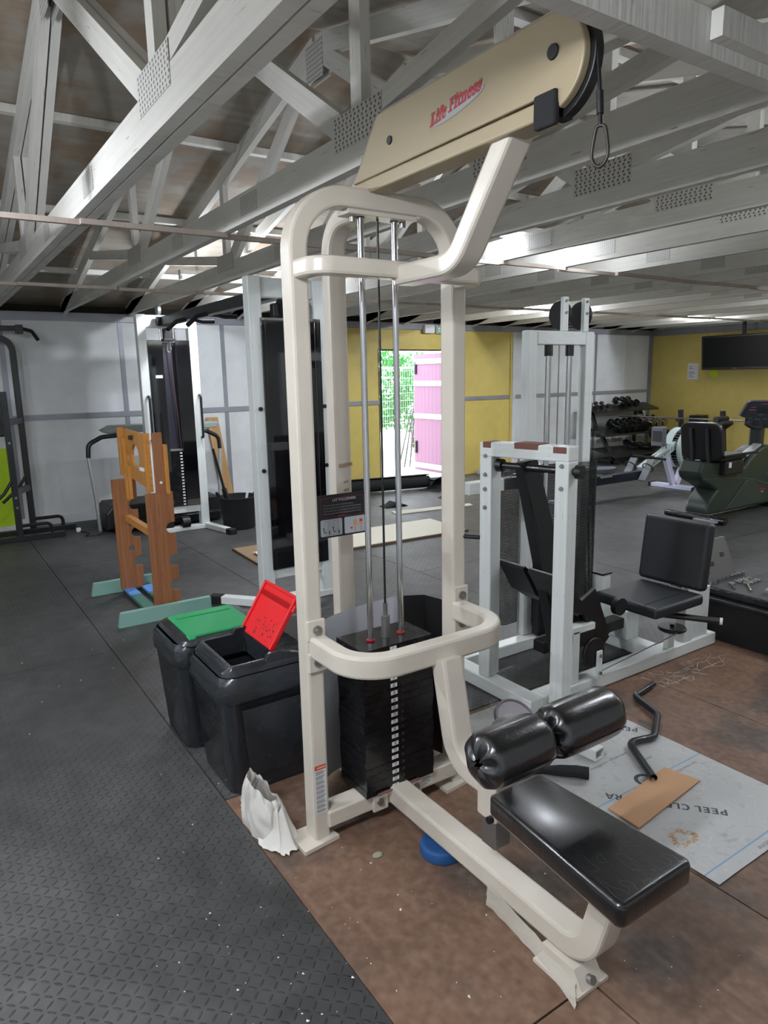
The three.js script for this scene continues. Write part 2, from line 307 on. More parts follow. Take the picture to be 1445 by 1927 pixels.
{ // right end wall, yellow, with gable
  const w = struct('wall_right');
  part(w, 'core', slab([[ZB - 0.1, 0], [ZF + 0.1, 0], [ZF + 0.1, YT + 0.05], [ZR, YRIDGE + 0.1], [ZB - 0.1, YT + 0.05]], 'x', XR + 0.012, XR + 0.12), M.slab);
  for (let i = 0; i < 8; i++) { const a = ZB + i * 1.16, b = Math.min(ZF, a + 1.157); part(w, 'board', bx(XR, XR + 0.012, 0, 2.22, a, b), M.wallYellow); }
  part(w, 'gable_board', slab([[ZB, 2.22], [ZF, 2.22], [ZF, YT], [ZR, YRIDGE], [ZB, YT]], 'x', XR, XR + 0.012), M.wallWhite);
  part(w, 'top_rail', bx(XR - 0.03, XR, 2.22, 2.33, ZB + 0.045, ZF), M.strip);
}
{ const w = struct('wall_left'); part(w, 'boards', slab([[ZB - 0.1, 0], [ZF + 0.1, 0], [ZF + 0.1, YT + 0.05], [ZR, YRIDGE + 0.1], [ZB - 0.1, YT + 0.05]], 'x', XL - 0.12, XL), M.wallWhite);
  const w2 = struct('wall_front'); part(w2, 'boards', bx(XL - 0.1, XR + 0.1, 0, YT + 0.06, ZF, ZF + 0.12), M.wallWhite); }
{ // boarded roof on rafters
  const r = struct('ceiling');
  for (const s of [-1, 1]) {
    const ze = s < 0 ? ZB - 0.25 : ZF + 0.25, n = 4, slope = (YRIDGE - 2.4) / (ZF - ZR), yAt = (z) => YRIDGE + 0.03 - Math.abs(z - ZR) * slope;
    const xs = [XL - 0.1, 0.83, 3.27, 5.71, 8.15, 10.59, XR + 0.1];
    for (let k = 0; k < n; k++) for (let i = 0; i < 6; i++) {
      const za = ZR + (ze - ZR) * k / n + s * 0.002, zb = ZR + (ze - ZR) * (k + 1) / n - s * 0.002, a = V(0, yAt(za), za), b = V(0, yAt(zb), zb), L = a.distanceTo(b);
      const g = new THREE.BoxGeometry(xs[i + 1] - xs[i] - 0.004, 0.018, L), uv = g.attributes.uv, o = rnd() * 5; for (let j = 0; j < uv.count; j++) uv.setXY(j, uv.getX(j) * 2.44 + o, uv.getY(j) * L + o * 1.3);
      g.rotateX(Math.atan2(yAt(za) - yAt(zb), zb - za)); g.translate((xs[i] + xs[i + 1]) / 2, (a.y + b.y) / 2 + 0.009, (za + zb) / 2);
      part(r, 'roof_board', g, M.roof);
    }
    // purlins under the board joints, between the trusses
    for (const k of [1, 2, 3]) { const z = ZR + (ze - ZR) * k / n; part(r, 'purlin', bx(XL, XR, yAt(z) - 0.05, yAt(z) - 0.002, z - 0.03, z + 0.03), M.timber); }
    // fascia that shuts the eave
    const zw = s < 0 ? ZB - 0.1 : ZF + 0.1; part(r, 'eave_board', bx(XL - 0.1, XR + 0.1, YT - 0.02, yAt(zw) + 0.02, zw - 0.02, zw + 0.02), M.slab);
  }
}
// punched steel nail plates: shade inside the slots is painted dark into the map
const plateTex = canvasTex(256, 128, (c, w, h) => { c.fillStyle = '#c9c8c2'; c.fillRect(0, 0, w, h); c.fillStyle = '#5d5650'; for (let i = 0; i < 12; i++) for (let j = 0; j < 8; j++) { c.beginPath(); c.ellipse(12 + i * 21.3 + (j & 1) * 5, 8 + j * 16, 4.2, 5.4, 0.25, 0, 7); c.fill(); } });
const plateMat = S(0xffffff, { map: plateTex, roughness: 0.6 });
const TRUSS_X = [0.725, 1.455, 2.15, 2.80, 3.44, 4.05, 4.66, 5.36, 6.0, 6.65, 7.3, 7.95, 8.6, 9.25, 9.9, 10.55, 11.2];
const ordinal = ['nearest', 'second', 'third', 'fourth', 'fifth', 'sixth', 'seventh', 'eighth', 'ninth', 'tenth', 'eleventh', 'twelfth', 'thirteenth', 'fourteenth', 'fifteenth', 'sixteenth', 'seventeenth'];
const rafterY = (z) => YRIDGE - Math.abs(z - ZR) * (YRIDGE - 2.4) / (ZF - ZR);   // top edge
function truss(x, i) {
  const t = thing('roof_truss', i === 0 ? 'nearest white roof truss, doubled bottom chord crossing the top left corner' : i === 16 ? 'white roof truss furthest along the hall, close to the television wall' : `${ordinal[i]} white timber roof truss counted from the left edge of the picture`, 'truss', [x, YT, ZR], 'white roof trusses');
  const plies = i === 0 ? [0, 0.052] : [0], th = 0.045;
  for (const d of plies) {
    const a = x + d, b = a + th, m = (a + b) / 2;
    const cg = bx(a, b, YT, 2.468, ZB - 0.1, ZF + 0.1), cu = cg.attributes.uv; for (let k = 0; k < cu.count; k++) cu.setXY(k, cu.getY(k), cu.getX(k)); part(t, 'bottom_chord', cg, M.timber);
    for (const s of [-1, 1]) {
      const zw = s < 0 ? ZB - 0.1 : ZF + 0.1, web = (n, p, q, w = 0.085) => part(t, n, bar(V(m, p[1], p[0]), V(m, q[1], q[0]), w, th - 0.003, V(0, 0.6, 1)), M.timber);
      part(t, 'rafter', bar(V(m, rafterY(zw) - 0.055, zw), V(m, YRIDGE - 0.055, ZR + s * 0.01), 0.105, th, V(0, 1, 0)), M.timber);
      const J = ZR + s * 1.55;                         // lower joint of the webs
      web('web', [J + s * 0.12, 2.5], [ZR + s * 3.03, rafterY(ZR + s * 3.03) - 0.09], 0.07);
      web('web', [J, 2.47], [J, rafterY(J) - 0.1], 0.072);
      web('web', [J - s * 0.14, 2.5], [ZR + s * 0.09, YRIDGE - 0.13], 0.095);
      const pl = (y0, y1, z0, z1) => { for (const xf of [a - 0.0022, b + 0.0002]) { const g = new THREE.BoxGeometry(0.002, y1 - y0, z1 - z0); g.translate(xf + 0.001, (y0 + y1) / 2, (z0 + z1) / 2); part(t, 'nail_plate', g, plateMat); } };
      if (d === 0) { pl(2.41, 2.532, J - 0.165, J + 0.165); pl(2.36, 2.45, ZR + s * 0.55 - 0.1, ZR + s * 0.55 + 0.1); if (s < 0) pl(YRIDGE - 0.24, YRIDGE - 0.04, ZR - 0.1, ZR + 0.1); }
    }
  }
  return t;
}
TRUSS_X.forEach(truss);
{ // bare longitudinal battens nailed under the chords
  const spec = [[-3.7, 0.03, 0.025, 'thin long batten under the roof chords at mid span'], [-6.12, 0.035, 0.025, 'thin long batten under the roof chords towards the far long wall']];
  for (const [z, w, h, lab] of spec) {
    const t = thing('roof_batten', lab, 'batten', [0, YT, z], 'battens under the trusses');
    const xs = [-1.55, 0.77, ...TRUSS_X.slice(1), 11.8]; for (let i = 0; i < xs.length - 1; i++) { const dz = (i & 1) * 0.03; part(t, 'batten_piece', bx(xs[i] - 0.02, xs[i + 1] + 0.02, YT - h, YT - 0.0005, z - w / 2 + dz, z + w / 2 + dz), M.timberBare); }
  }
  const b = thing('roof_binder', 'deep white binder crossing under the trusses above the pulldown arm end', 'beam', [2, YT, -1.0]);
  part(b, 'binder', bx(-1.5, 11.8, 2.238, YT - 0.0005, -1.03, -0.985), M.timber);
  part(b, 'upper_lath', bx(1.52, 11.8, 2.268, 2.325, -0.984, -0.955), M.timber);
}
// fluorescent battens lying on the chords
const tubeGlow = new THREE.MeshStandardMaterial({ color: 0xffffff, emissive: 0xf2f8ff, emissiveIntensity: 6 });
const tubePlace = ['over the cable machine', 'above the open doorway side', 'above the dumbbell rack side', 'above the leg press', 'above the exercise bike side', 'above the television wall side', 'above the camera side', 'under the ridge over the leg press tower', 'under the ridge towards the rowing machine', 'hung left of the nearest doubled truss'];
TUBES.forEach(([x, z, y = 2.515], i) => {
  const t = thing('fluorescent_light', 'white fluorescent batten light ' + tubePlace[i] + ' among the trusses', 'light', [x, y, z], 'fluorescent battens');
  part(t, 'body', rb(x - 0.62, x + 0.62, y, y + 0.045, z - 0.03, z + 0.03, 0.008), M.paper);
  part(t, 'tube', cyl(V(x - 0.59, y - 0.021, z), V(x + 0.59, y - 0.021, z), 0.017), tubeGlow);
  for (const s of [-1, 1]) { part(t, 'end_cap', rb(x + s * 0.605 - 0.015, x + s * 0.605 + 0.015, y - 0.04, y + 0.007, z - 0.02, z + 0.02, 0.005), M.paper); part(t, 'hanger', bx(x + s * 0.45 - 0.012, x + s * 0.45 + 0.012, y + 0.045, rafterY(z) - 0.02, z - 0.004, z + 0.004), M.zinc); }
  const l = new THREE.RectAreaLight(0xf1f6ff, TUBE_POWER, 1.18, 0.05); l.position.set(0, -0.045, 0); l.rotation.x = -Math.PI / 2; t.add(l);
  for (const s of [-1, 1]) { const p = new THREE.PointLight(0xf1f6ff, TUBE_SIDE, 0, 2); p.position.set(s * 0.3, -0.05, 0); p.castShadow = true; p.shadow.radius = 2; t.add(p); }
});
// ---------------------------------------------------------------- lat pulldown machine (foreground)
{
  const XC = 1.288, t = thing('lat_pulldown_machine', 'tall cream lat pulldown machine with black seat and thigh rollers', 'gym machine', [XC, 0, -1.9]);
  const sec = rrect(0.072, 0.06, 0.009), ZP = -1.942;
  const xl = 0.985, xr = 1.592;
  part(t, 'hoop_frame', sweep(fillet([V(xl, 0.008, ZP), V(xl, 2.106, ZP), V(xr, 2.106, ZP), V(xr, 0.008, ZP)], 0.165, 12), V(0, 0, 1), sec), M.cream);
  part(t, 'rear_post', sweep(fillet([V(XC, 0.0, -2.235), V(XC, 2.1, -2.235), V(XC, 2.1, -1.96)], 0.11, 10), V(1, 0, 0), rrect(0.072, 0.06, 0.012)), M.cream);
  for (const [x, s] of [[xl, -1], [xr, 1]]) part(t, 'foot_plate', slab([[x - 0.085, -2.0], [x + 0.04, -2.0], [x + 0.055, -1.89], [x - 0.085, -1.875]], 'y', -0.002, 0.012), M.cream);
  part(t, 'cross_member', rb(xl + 0.02, xr - 0.02, 0.045, 0.108, -1.975, -1.895, 0.008), M.cream);
  // rings that tie the posts together in front
  const ring = (y, h, zf, r, dx) => sweep(fillet([V(xl + 0.003, y, -1.9), V(xl + 0.003, y, zf), V(xr - dx, y, zf), V(xr - dx, y, -1.9)], r, 12), V(0, 1, 0), rrect(h, 0.056, 0.01));
  part(t, 'lower_ring', ring(0.716, 0.072, -1.635, 0.2, 0.012), M.cream);
  part(t, 'upper_ring', ring(1.884, 0.052, -1.806, 0.085, 0.004), M.cream);
  for (const x of [xl, xr]) for (const dy of [0.055, -0.055]) {
    const p = part(t, 'mounting_plate', rb(x - 0.03, x + 0.034, 0.716 + dy - 0.034, 0.716 + dy + 0.034, -1.907, -1.895, 0.004), M.cream);
    part(p, 'bolt', [cyl(V(x + 0.003, 0.716 + dy, -1.896), V(x + 0.003, 0.716 + dy, -1.888), 0.0155, 0.0155, 16), cyl(V(x + 0.003, 0.716 + dy, -1.889), V(x + 0.003, 0.716 + dy, -1.884), 0.009, 0.008, 6)], M.steel);
  }
  // arm with pulley cover
  const arm = new THREE.Shape(), z0 = -1.955, z1 = -1.075, yb = 2.124, yt = 2.326;
  arm.moveTo(-1.99, 2.165); arm.lineTo(-1.86, yt - 0.012); arm.quadraticCurveTo(-1.85, yt, -1.835, yt); arm.lineTo(z1 - 0.1, yt); arm.absarc(z1 - 0.1, yt - 0.1, 0.1, Math.PI / 2, -Math.PI / 2 + 0.35, true); arm.lineTo(-1.15, 2.168); arm.lineTo(-1.99, 2.163);
  part(t, 'arm_cover', slab(arm, 'x', XC - 0.06, XC - 0.038, [], 0.004, 20), M.armCover);
  part(t, 'arm_cover', bx(XC - 0.012, XC + 0.004, 2.165, 2.322, -1.86, -1.19), M.armCover);
  const side = new THREE.Shape(); side.moveTo(-1.86, yt + 0.002); side.lineTo(z1 - 0.1, yt + 0.002); side.absarc(z1 - 0.1, yt - 0.1, 0.112, Math.PI / 2, -Math.PI / 2 + 0.2, true); side.lineTo(-1.16, 2.17); side.lineTo(-1.86, yt - 0.02);
  part(t, 'pulley', slab(side, 'x', XC - 0.038, XC - 0.012, [], 0.003, 20), M.black);
  part(t, 'arm_beam', [rb(XC - 0.056, XC + 0.02, yb, 2.1635, -1.98, -1.2, 0.006)], M.armCover);
  part(t, 'rubber_stop', [rb(XC - 0.07, XC - 0.052, 2.1, 2.171, -1.208, -1.143, 0.006), rb(XC - 0.054, XC + 0.02, 2.128, 2.165, -1.2, -1.17, 0.004)], M.foam);
  for (const [z, y, r] of [[-1.783, 2.238, 0.0125], [-1.16, 2.246, 0.0165]]) part(t, 'hole_plug', cyl(V(XC - 0.0605, y, z), V(XC - 0.064, y, z), r, r * 0.9, 20), M.black);
  const logo = canvasTex(512, 160, (c, w, h) => { c.clearRect(0, 0, w, h); c.fillStyle = 'rgba(150,152,148,1)'; c.beginPath(); c.ellipse(265, 105, 225, 34, -0.03, 0, 7); c.fill(); c.font = 'italic bold 92px serif'; c.lineWidth = 7; c.strokeStyle = '#7c1f26'; c.fillStyle = '#a3252d'; c.setTransform(1, 0, -0.18, 1, 38, 0); c.strokeText('Life', 0, 112, 150); c.fillText('Life', 0, 112, 150); c.strokeText('Fitness', 172, 104, 275); c.fillText('Fitness', 172, 104, 275); });
  part(t, 'logo', quad(V(XC - 0.0612, 2.245, -1.487), V(0, 0.028, 0.232), V(0, 0.07, -0.012)), S(0xffffff, { map: logo, transparent: true, roughness: 0.5 }));
  // struts
  part(t, 'arm_strut', sweep(fillet([V(XC, 1.87, -1.8), V(XC, 1.87, -1.535), V(XC, 2.16, -1.32)], 0.1, 10), V(1, 0, 0), rrect(0.08, 0.058, 0.01)), M.cream);
  part(t, 'seat_strut', sweep(fillet([V(XC, 0.7, -1.605), V(XC, 0.384, -1.535), V(XC, 0.384, -1.37)], 0.11, 10), V(1, 0, 0), rrect(0.078, 0.07, 0.01)), M.cream);
  part(t, 'seat_receiver', rb(XC - 0.042, XC + 0.042, 0.285, 0.43, -1.412, -1.33, 0.008), M.cream);
  part(t, 'adjustment_post', rb(XC - 0.031, XC + 0.031, 0.19, 0.52, -1.4, -1.342, 0.004), M.steel);
  part(t, 'roller_bracket', [sweep(fillet([V(XC + 0.01, 0.46, -1.371), V(XC + 0.01, 0.585, -1.371), V(XC + 0.01, 0.63, -1.19)], 0.06, 6), V(1, 0, 0), rrect(0.05, 0.04, 0.006)), cyl(V(1.07, 0.63, -1.175), V(1.57, 0.63, -1.175), 0.013)], M.steel);
  part(t, 'lock_knob', cyl(V(XC - 0.042, 0.3, -1.345), V(XC - 0.056, 0.3, -1.345), 0.011), M.black);
  const roller = (a, b) => { // fat upholstered cylinder with gathered ends
    const pos = [], idx = [], n = 48, prof = [[0, 0.012], [-0.002, 0.03], [0.004, 0.05], [0.012, 0.0655], [0.028, 0.0715], [0.06, 0.073], [0.5, 0.0735]]; const P = [...prof.map(([d, r]) => [d < 0.3 ? d / (b - a) : d, r]), ...prof.slice(0, -1).reverse().map(([d, r]) => [1 - d / (b - a), r])], uv = [];
    P.forEach(([u, r], i) => { for (let k = 0; k <= n; k++) { const th = k / n * Math.PI * 2, end = Math.max(0, 1 - Math.min(u, 1 - u) * 9), rr2 = r * (1 + 0.03 * end * Math.sin(th * 6)), off = end * 0.006 * Math.sin(th * 6); pos.push(a + (b - a) * u + (u < 0.5 ? off : -off), 0.63 + rr2 * Math.cos(th), -1.175 + rr2 * Math.sin(th)); uv.push(u * (b - a), k / n * 0.46); } });
    for (let i = 0; i < P.length - 1; i++) for (let k = 0; k < n; k++) { const p = i * (n + 1) + k, q = p + n + 1; idx.push(p, q, p + 1, p + 1, q, q + 1); }
    const g = new THREE.BufferGeometry(); g.setAttribute('position', new THREE.Float32BufferAttribute(pos, 3)); g.setAttribute('uv', new THREE.Float32BufferAttribute(uv, 2)); g.setIndex(idx); g.computeVertexNormals(); return g;
  };
  for (const [a, b] of [[1.042, 1.262], [1.283, 1.537]]) { const p = part(t, 'thigh_roller', roller(a, b), M.vinyl); part(p, 'seam', bar(V(a + 0.02, 0.612, -1.1035), V(b - 0.02, 0.612, -1.1035), 0.002, 0.002), M.black); }
  // seat pad, wider at the front
  const pad = new THREE.Shape(); { const r = 0.022, c = [[1.19, -1.302], [1.39, -1.302], [1.412, -0.818], [1.142, -0.818]]; const p2 = fillet(c.concat([c[0], c[1]]).map(([x, z]) => V(x, 0, z)), r, 5).slice(1, -1); pad.setFromPoints(p2.map((q) => new THREE.Vector2(q.x, q.z))); }
  const padGeo = slab(pad, 'y', 0.36, 0.422, [], 0.012, 6); padGeo.computeVertexNormals();
  { const u = padGeo.attributes.uv, p = padGeo.attributes.position; for (let i = 0; i < u.count; i++) u.setXY(i, p.getX(i) * 1.4, p.getZ(i) * 0.9); }
  const seat = part(t, 'seat_pad', toCreasedNormals(padGeo, 0.9), M.vinyl);
  part(seat, 'piping', sweep(fillet([V(1.192, 0.4145, -1.3), V(1.388, 0.4145, -1.3), V(1.409, 0.4145, -0.82), V(1.145, 0.4145, -0.82), V(1.192, 0.4145, -1.3), V(1.388, 0.4145, -1.3)], 0.022, 5).slice(1, -1), V(0, 1, 0), circ(0.0022, 6)), M.black);
  part(seat, 'torn_patch', sph(V(1.15, 0.4145, -0.842), 0.006, 0.55, 0.5, 2.2), S(0xd9c3a4, { roughness: 0.9 }));
  // bottom rail bending up to the seat front
  part(t, 'bottom_rail', sweep(fillet([V(XC, 0.09, -1.9), V(XC, 0.09, -1.005), V(XC, 0.36, -0.935)], 0.1, 12), V(1, 0, 0), rrect(0.08, 0.07, 0.01)), M.cream);
  for (const s of [-1, 1]) { const p = part(t, 'rail_flange', rb(XC + s * 0.075 - 0.032, XC + s * 0.075 + 0.032, 0.04, 0.115, -1.897, -1.885, 0.004), M.cream); part(p, 'bolt', cyl(V(XC + s * 0.08, 0.078, -1.886), V(XC + s * 0.08, 0.078, -1.877), 0.014, 0.012, 16), M.steel); }
  const ft = part(t, 'front_foot', [slab([[-1.13, 0.052], [-1.02, 0.052], [-0.985, 0.0], [-1.12, 0.0]], 'x', XC - 0.052, XC + 0.03), bx(XC - 0.075, XC + 0.045, -0.002, 0.008, -1.14, -0.985)], M.cream);
  part(ft, 'bolt', cyl(V(XC - 0.015, 0.022, -1.0), V(XC - 0.015, 0.028, -0.985), 0.012, 0.012, 12), M.steel);
  // scrap of netting caught on the foot
  { const pos = [], idx = [], n = 14, k = 6; for (let i = 0; i <= n; i++) for (let j = 0; j <= k; j++) { const u = i / n, v = j / k, z = -1.36 + u * 0.34; pos.push(XC - 0.043 - v * (0.004 + 0.055 * u * u * (1 + 0.5 * fbm(u * 11, 1, 5))) + 0.008 * fbm(u * 8, v * 5, 3), 0.075 * (1 - u * 0.75) * (1 - v) + 0.004 + 0.012 * Math.abs(fbm(u * 6, v * 6, 9)), z + v * 0.05 * u + 0.01 * fbm(u * 9, v * 9, 4)); }
    for (let i = 0; i < n; i++) for (let j = 0; j < k; j++) { const a = i * (k + 1) + j; idx.push(a, a + 1, a + k + 1, a + 1, a + k + 2, a + k + 1); }
    const g = new THREE.BufferGeometry(); g.setAttribute('position', new THREE.Float32BufferAttribute(pos, 3)); g.setAttribute('uv', new THREE.Float32BufferAttribute(Array.from({ length: pos.length / 3 }, (_, i) => [Math.floor(i / 7) * 0.024, (i % 7) * 0.012]).flat(), 2)); g.setIndex(idx); g.computeVertexNormals(); part(t, 'torn_netting', g, M.net); }
  // weight stack
  const numTex = canvasTex(128, 1024, (c, w, h) => { c.fillStyle = '#e9e9e6'; c.fillRect(0, 0, w, h); c.fillStyle = '#1a1a1a'; c.font = 'bold 36px sans-serif'; c.textAlign = 'center'; c.textBaseline = 'middle'; for (let i = 0; i < 20; i++) c.fillText(String(7 * (20 - i)), w / 2, h - (i + 0.5) * h / 20); });
  const numMat = S(0xffffff, { map: numTex, roughness: 0.4 }), ph = 0.0275, y0 = 0.11, sx0 = 1.148, sx1 = 1.443, sz0 = -2.055, sz1 = -1.878;
  const jit = [0, 0.0012, -0.001, 0.0016, 0.0004];
  for (let i = 0; i < 20; i++) {
    const d = jit[(i * 3) % 5], p = part(t, 'weight_plate', bx(sx0 + d, sx1 + d, y0 + i * ph + 0.0007, y0 + (i + 1) * ph - 0.0007, sz0, sz1 + d), M.plateIron), yc = y0 + (i + 0.5) * ph;
    part(p, 'number_label', quad(V(1.272, yc, sz1 + d + 0.0008), V(0.028, 0, 0), V(0, 0.0145, 0), 0.05, (i + 0.18) / 20, 0.95, (i + 0.82) / 20), numMat);
    part(p, 'pin_hole', cyl(V(1.307, yc, sz1 + d - 0.002), V(1.307, yc, sz1 + d + 0.0009), 0.0062, 0.0062, 14), S(0x241a15, { roughness: 0.8 }));
  }
  part(t, 'selector_cylinder', [cyl(V(1.293, 0.66, -1.955), V(1.293, 0.74, -1.955), 0.0155), cyl(V(1.293, 0.74, -1.955), V(1.293, 0.785, -1.955), 0.0085)], M.steel);
  part(t, 'lift_cable', cyl(V(1.293, 0.78, -1.955), V(1.293, 2.09, -1.955), 0.004, 0.004, 8), M.cable);
  for (const x of [1.229, 1.358]) { part(t, 'guide_rod', cyl(V(x, 0.1, -1.955), V(x, 2.078, -1.955), 0.0105, 0.0105, 20), M.chrome); part(t, 'rod_bush', cyl(V(x, 0.66, -1.955), V(x, 0.665, -1.955), 0.0145, 0.0145, 20), S(0xb01c2c, { roughness: 0.3 })); part(t, 'rod_collar', cyl(V(x, 2.06, -1.955), V(x, 2.078, -1.955), 0.014, 0.014, 14), M.black); }
  part(t, 'rod_plate', rb(1.165, 1.425, 2.062, 2.078, -1.99, -1.92, 0.003), M.cream);
  for (const x of [1.2, 1.39]) part(t, 'plate_bolt', cyl(V(x, 2.045, -1.955), V(x, 2.064, -1.955), 0.011, 0.011, 6), M.steel);
  part(t, 'stack_pin_rail', bar(V(1.19, 0.118, -1.868), V(1.37, 0.118, -1.868), 0.006, 0.006), S(0x7d5a58, { roughness: 0.5 }));
  // pull cable with snap hook
  part(t, 'pull_cable', wire([V(XC - 0.03, 2.235, -1.068), V(XC - 0.034, 2.17, -1.056), V(XC - 0.036, 2.12, -1.05), V(XC - 0.038, 2.07, -1.045)], 0.0042, 24), M.cable);
  part(t, 'cable_sleeve', cyl(V(XC - 0.037, 2.095, -1.0475), V(XC - 0.035, 2.14, -1.0525), 0.0075, 0.0075, 12), M.black);
  part(t, 'snap_hook', wire([V(XC - 0.038, 2.072, -1.0450), V(XC + 0.004 - 0.038, 2.066, -1.0350), V(XC + 0.004 - 0.038, 2.02, -1.0260), V(XC + 0.003 - 0.038, 2.0, -1.0320), V(XC - 0.038, 1.992, -1.0440), V(XC - 0.003 - 0.038, 2.0, -1.0560), V(XC - 0.004 - 0.038, 2.02, -1.0620), V(XC - 0.004 - 0.038, 2.066, -1.0530)], 0.0038, 60, 8, true, 0.4), S(0x3a332e, { roughness: 0.45, metalness: 0.5 }));
  // shields behind the stack
  { const arc = [], pts = [[1.06, -2.03], [1.1, -2.12], [1.18, -2.185], [1.29, -2.2], [1.4, -2.195], [1.525, -2.175]]; const cv = new THREE.CatmullRomCurve3(pts.map(([x, z]) => V(x, 0, z))), n = 24, pos = [], uv = [], idx = [];
    for (let i = 0; i <= n; i++) { const p = cv.getPoint(i / n), top = 0.715 - 0.05 * (1 - i / n), bot = 0.05 + 0.0 * i; for (const dz of [0]) { pos.push(p.x, bot, p.z, p.x, top, p.z); uv.push(i / n, 0, i / n, 1); } }
    for (let i = 0; i < n; i++) { const a = 2 * i; idx.push(a, a + 2, a + 1, a + 1, a + 2, a + 3); }
    const g = new THREE.BufferGeometry(); g.setAttribute('position', new THREE.Float32BufferAttribute(pos, 3)); g.setAttribute('uv', new THREE.Float32BufferAttribute(uv, 2)); g.setIndex(idx); g.computeVertexNormals();
    const mk = canvasTex(512, 256, (c, w, h) => { c.fillStyle = '#c4c6cc'; c.fillRect(0, 0, w, h); c.strokeStyle = '#111'; c.fillStyle = '#111'; c.font = 'italic bold 34px sans-serif'; c.setTransform(1, 0, 0, 1, 58, 128); c.rotate(-0.12); c.fillText('282', 0, 0); });
    part(t, 'white_shield', g, S(0xffffff, { map: mk, roughness: 0.4 }));
    part(t, 'black_shield', sweep([V(1.527, 0.38, -2.175), V(1.6, 0.38, -2.135), V(1.622, 0.38, -2.03), V(1.624, 0.38, -1.985)], V(0, 1, 0), rrect(0.66, 0.004, 0.001)), M.black); }
  // instruction sign
  const sign = canvasTex(640, 520, (c, w, h) => {
    c.fillStyle = '#17151a'; c.fillRect(0, 0, w, h); c.strokeStyle = '#8e2026'; c.lineWidth = 4; c.strokeRect(30, 40, w - 60, 235); c.fillStyle = '#d8d8d8'; c.font = '44px sans-serif'; c.textAlign = 'center'; c.fillText('LAT PULLDOWN', w / 2 + 20, 82);
    c.textAlign = 'left'; c.font = '17px sans-serif'; c.fillStyle = '#b8b8b8'; ['1. Set seat and thigh rollers to secure legs in position.', '2. Hold bar slightly wider than shoulders and sit with legs under pads.', '3. Pull bar down to front of chest, keeping back straight under control.', '4. Return bar slowly to the start without letting weight plates touch down.'].forEach((s, i) => c.fillText(s, 60, 132 + i * 34, w - 130)); c.fillStyle = '#a5242b'; c.fillRect(250, 262, 90, 8);
    for (const x of [20, 335]) { c.fillStyle = '#b2b8bf'; c.beginPath(); c.roundRect(x, 295, 285, 205, 18); c.fill(); }
    c.fillStyle = '#222'; c.strokeStyle = '#555'; c.lineWidth = 2; for (const x of [65, 190]) { c.strokeRect(x, 320, 60, 100); c.beginPath(); c.arc(x - 6, 400, 9, 0, 7); c.fill(); c.lineWidth = 9; c.strokeStyle = '#222'; c.beginPath(); c.moveTo(x - 8, 412); c.lineTo(x + 4, 452); c.lineTo(x + 34, 452); c.stroke(); c.fillRect(x + 62, 432, 13, 50); c.lineWidth = 2; c.strokeStyle = '#555'; }
    for (const [x, col] of [[480, '#c99a72'], [560, '#c99a72']]) { c.fillStyle = col; c.beginPath(); c.arc(x, 325, 12, 0, 7); c.fill(); c.fillRect(x - 16, 340, 32, 66); c.fillRect(x - 14, 404, 10, 78); c.fillRect(x + 4, 404, 10, 78); c.fillRect(x - 26, 344, 8, 60); c.fillRect(x + 18, 344, 8, 60); } c.fillStyle = '#b3262c'; c.fillRect(542, 342, 36, 30); c.fillRect(415, 428, 30, 20); c.fillStyle = '#e2a8a8'; c.fillRect(415, 462, 30, 16);
  });
  const sg = part(t, 'instruction_sign', [rb(1.12, 1.318, 1.013, 1.167, -2.108, -2.104, 0.001), bx(1.25, 1.31, 1.05, 1.12, -2.206, -2.108)], S(0x17151a, { roughness: 0.4 }));
  part(sg, 'sign_print', quad(V(1.219, 1.09, -2.1032), V(0.197, 0, 0), V(0, 0.153, 0)), S(0xffffff, { map: sign, roughness: 0.35 }));
  // stickers
  const warn = canvasTex(96, 420, (c, w, h) => { c.fillStyle = '#dcdcdc'; c.fillRect(0, 0, w, h); c.fillStyle = '#c8502a'; c.fillRect(0, 0, w, 40); c.fillStyle = '#fff'; c.font = 'bold 15px sans-serif'; c.fillText('WARNING', 20, 26); c.fillStyle = '#444'; for (let y = 50; y < 410; y += 7) { if (((y / 7) | 0) % 6 === 0) continue; c.fillRect(6, y, 60 + ((y * 37) % 24), 3.4); } });
  part(t, 'warning_sticker', quad(V(0.984, 0.2, -1.9052), V(0.042, 0, 0), V(0, 0.178, 0)), S(0xffffff, { map: warn, roughness: 0.5 }));
  part(t, 'serial_sticker', quad(V(1.425, 0.079, -1.8945), V(0.055, 0, 0), V(0, 0.04, 0)), S(0xffffff, { map: canvasTex(128, 96, (c, w, h) => { c.fillStyle = '#dedbd0'; c.fillRect(0, 0, w, h); c.fillStyle = '#555'; for (const [y, l] of [[14, 80], [30, 100], [46, 70], [64, 94], [80, 60]]) c.fillRect(12, y, l, 6); }), roughness: 0.6 }));
  for (const [y, h, w] of [[1.253, 0.012, 0.058], [1.19, 0.006, 0.02], [1.16, 0.009, 0.022]]) part(t, 'tape_residue', quad(V(XC + 0.004, y, -2.1985), V(w, 0.004, 0), V(0, h, 0)), S(0x9a8468, { roughness: 0.9 }));
  part(t, 'weight_pin_peg', [cyl(V(1.6, 0.99, -1.925), V(1.66, 0.985, -1.87), 0.008, 0.008, 12)], M.black); 
}
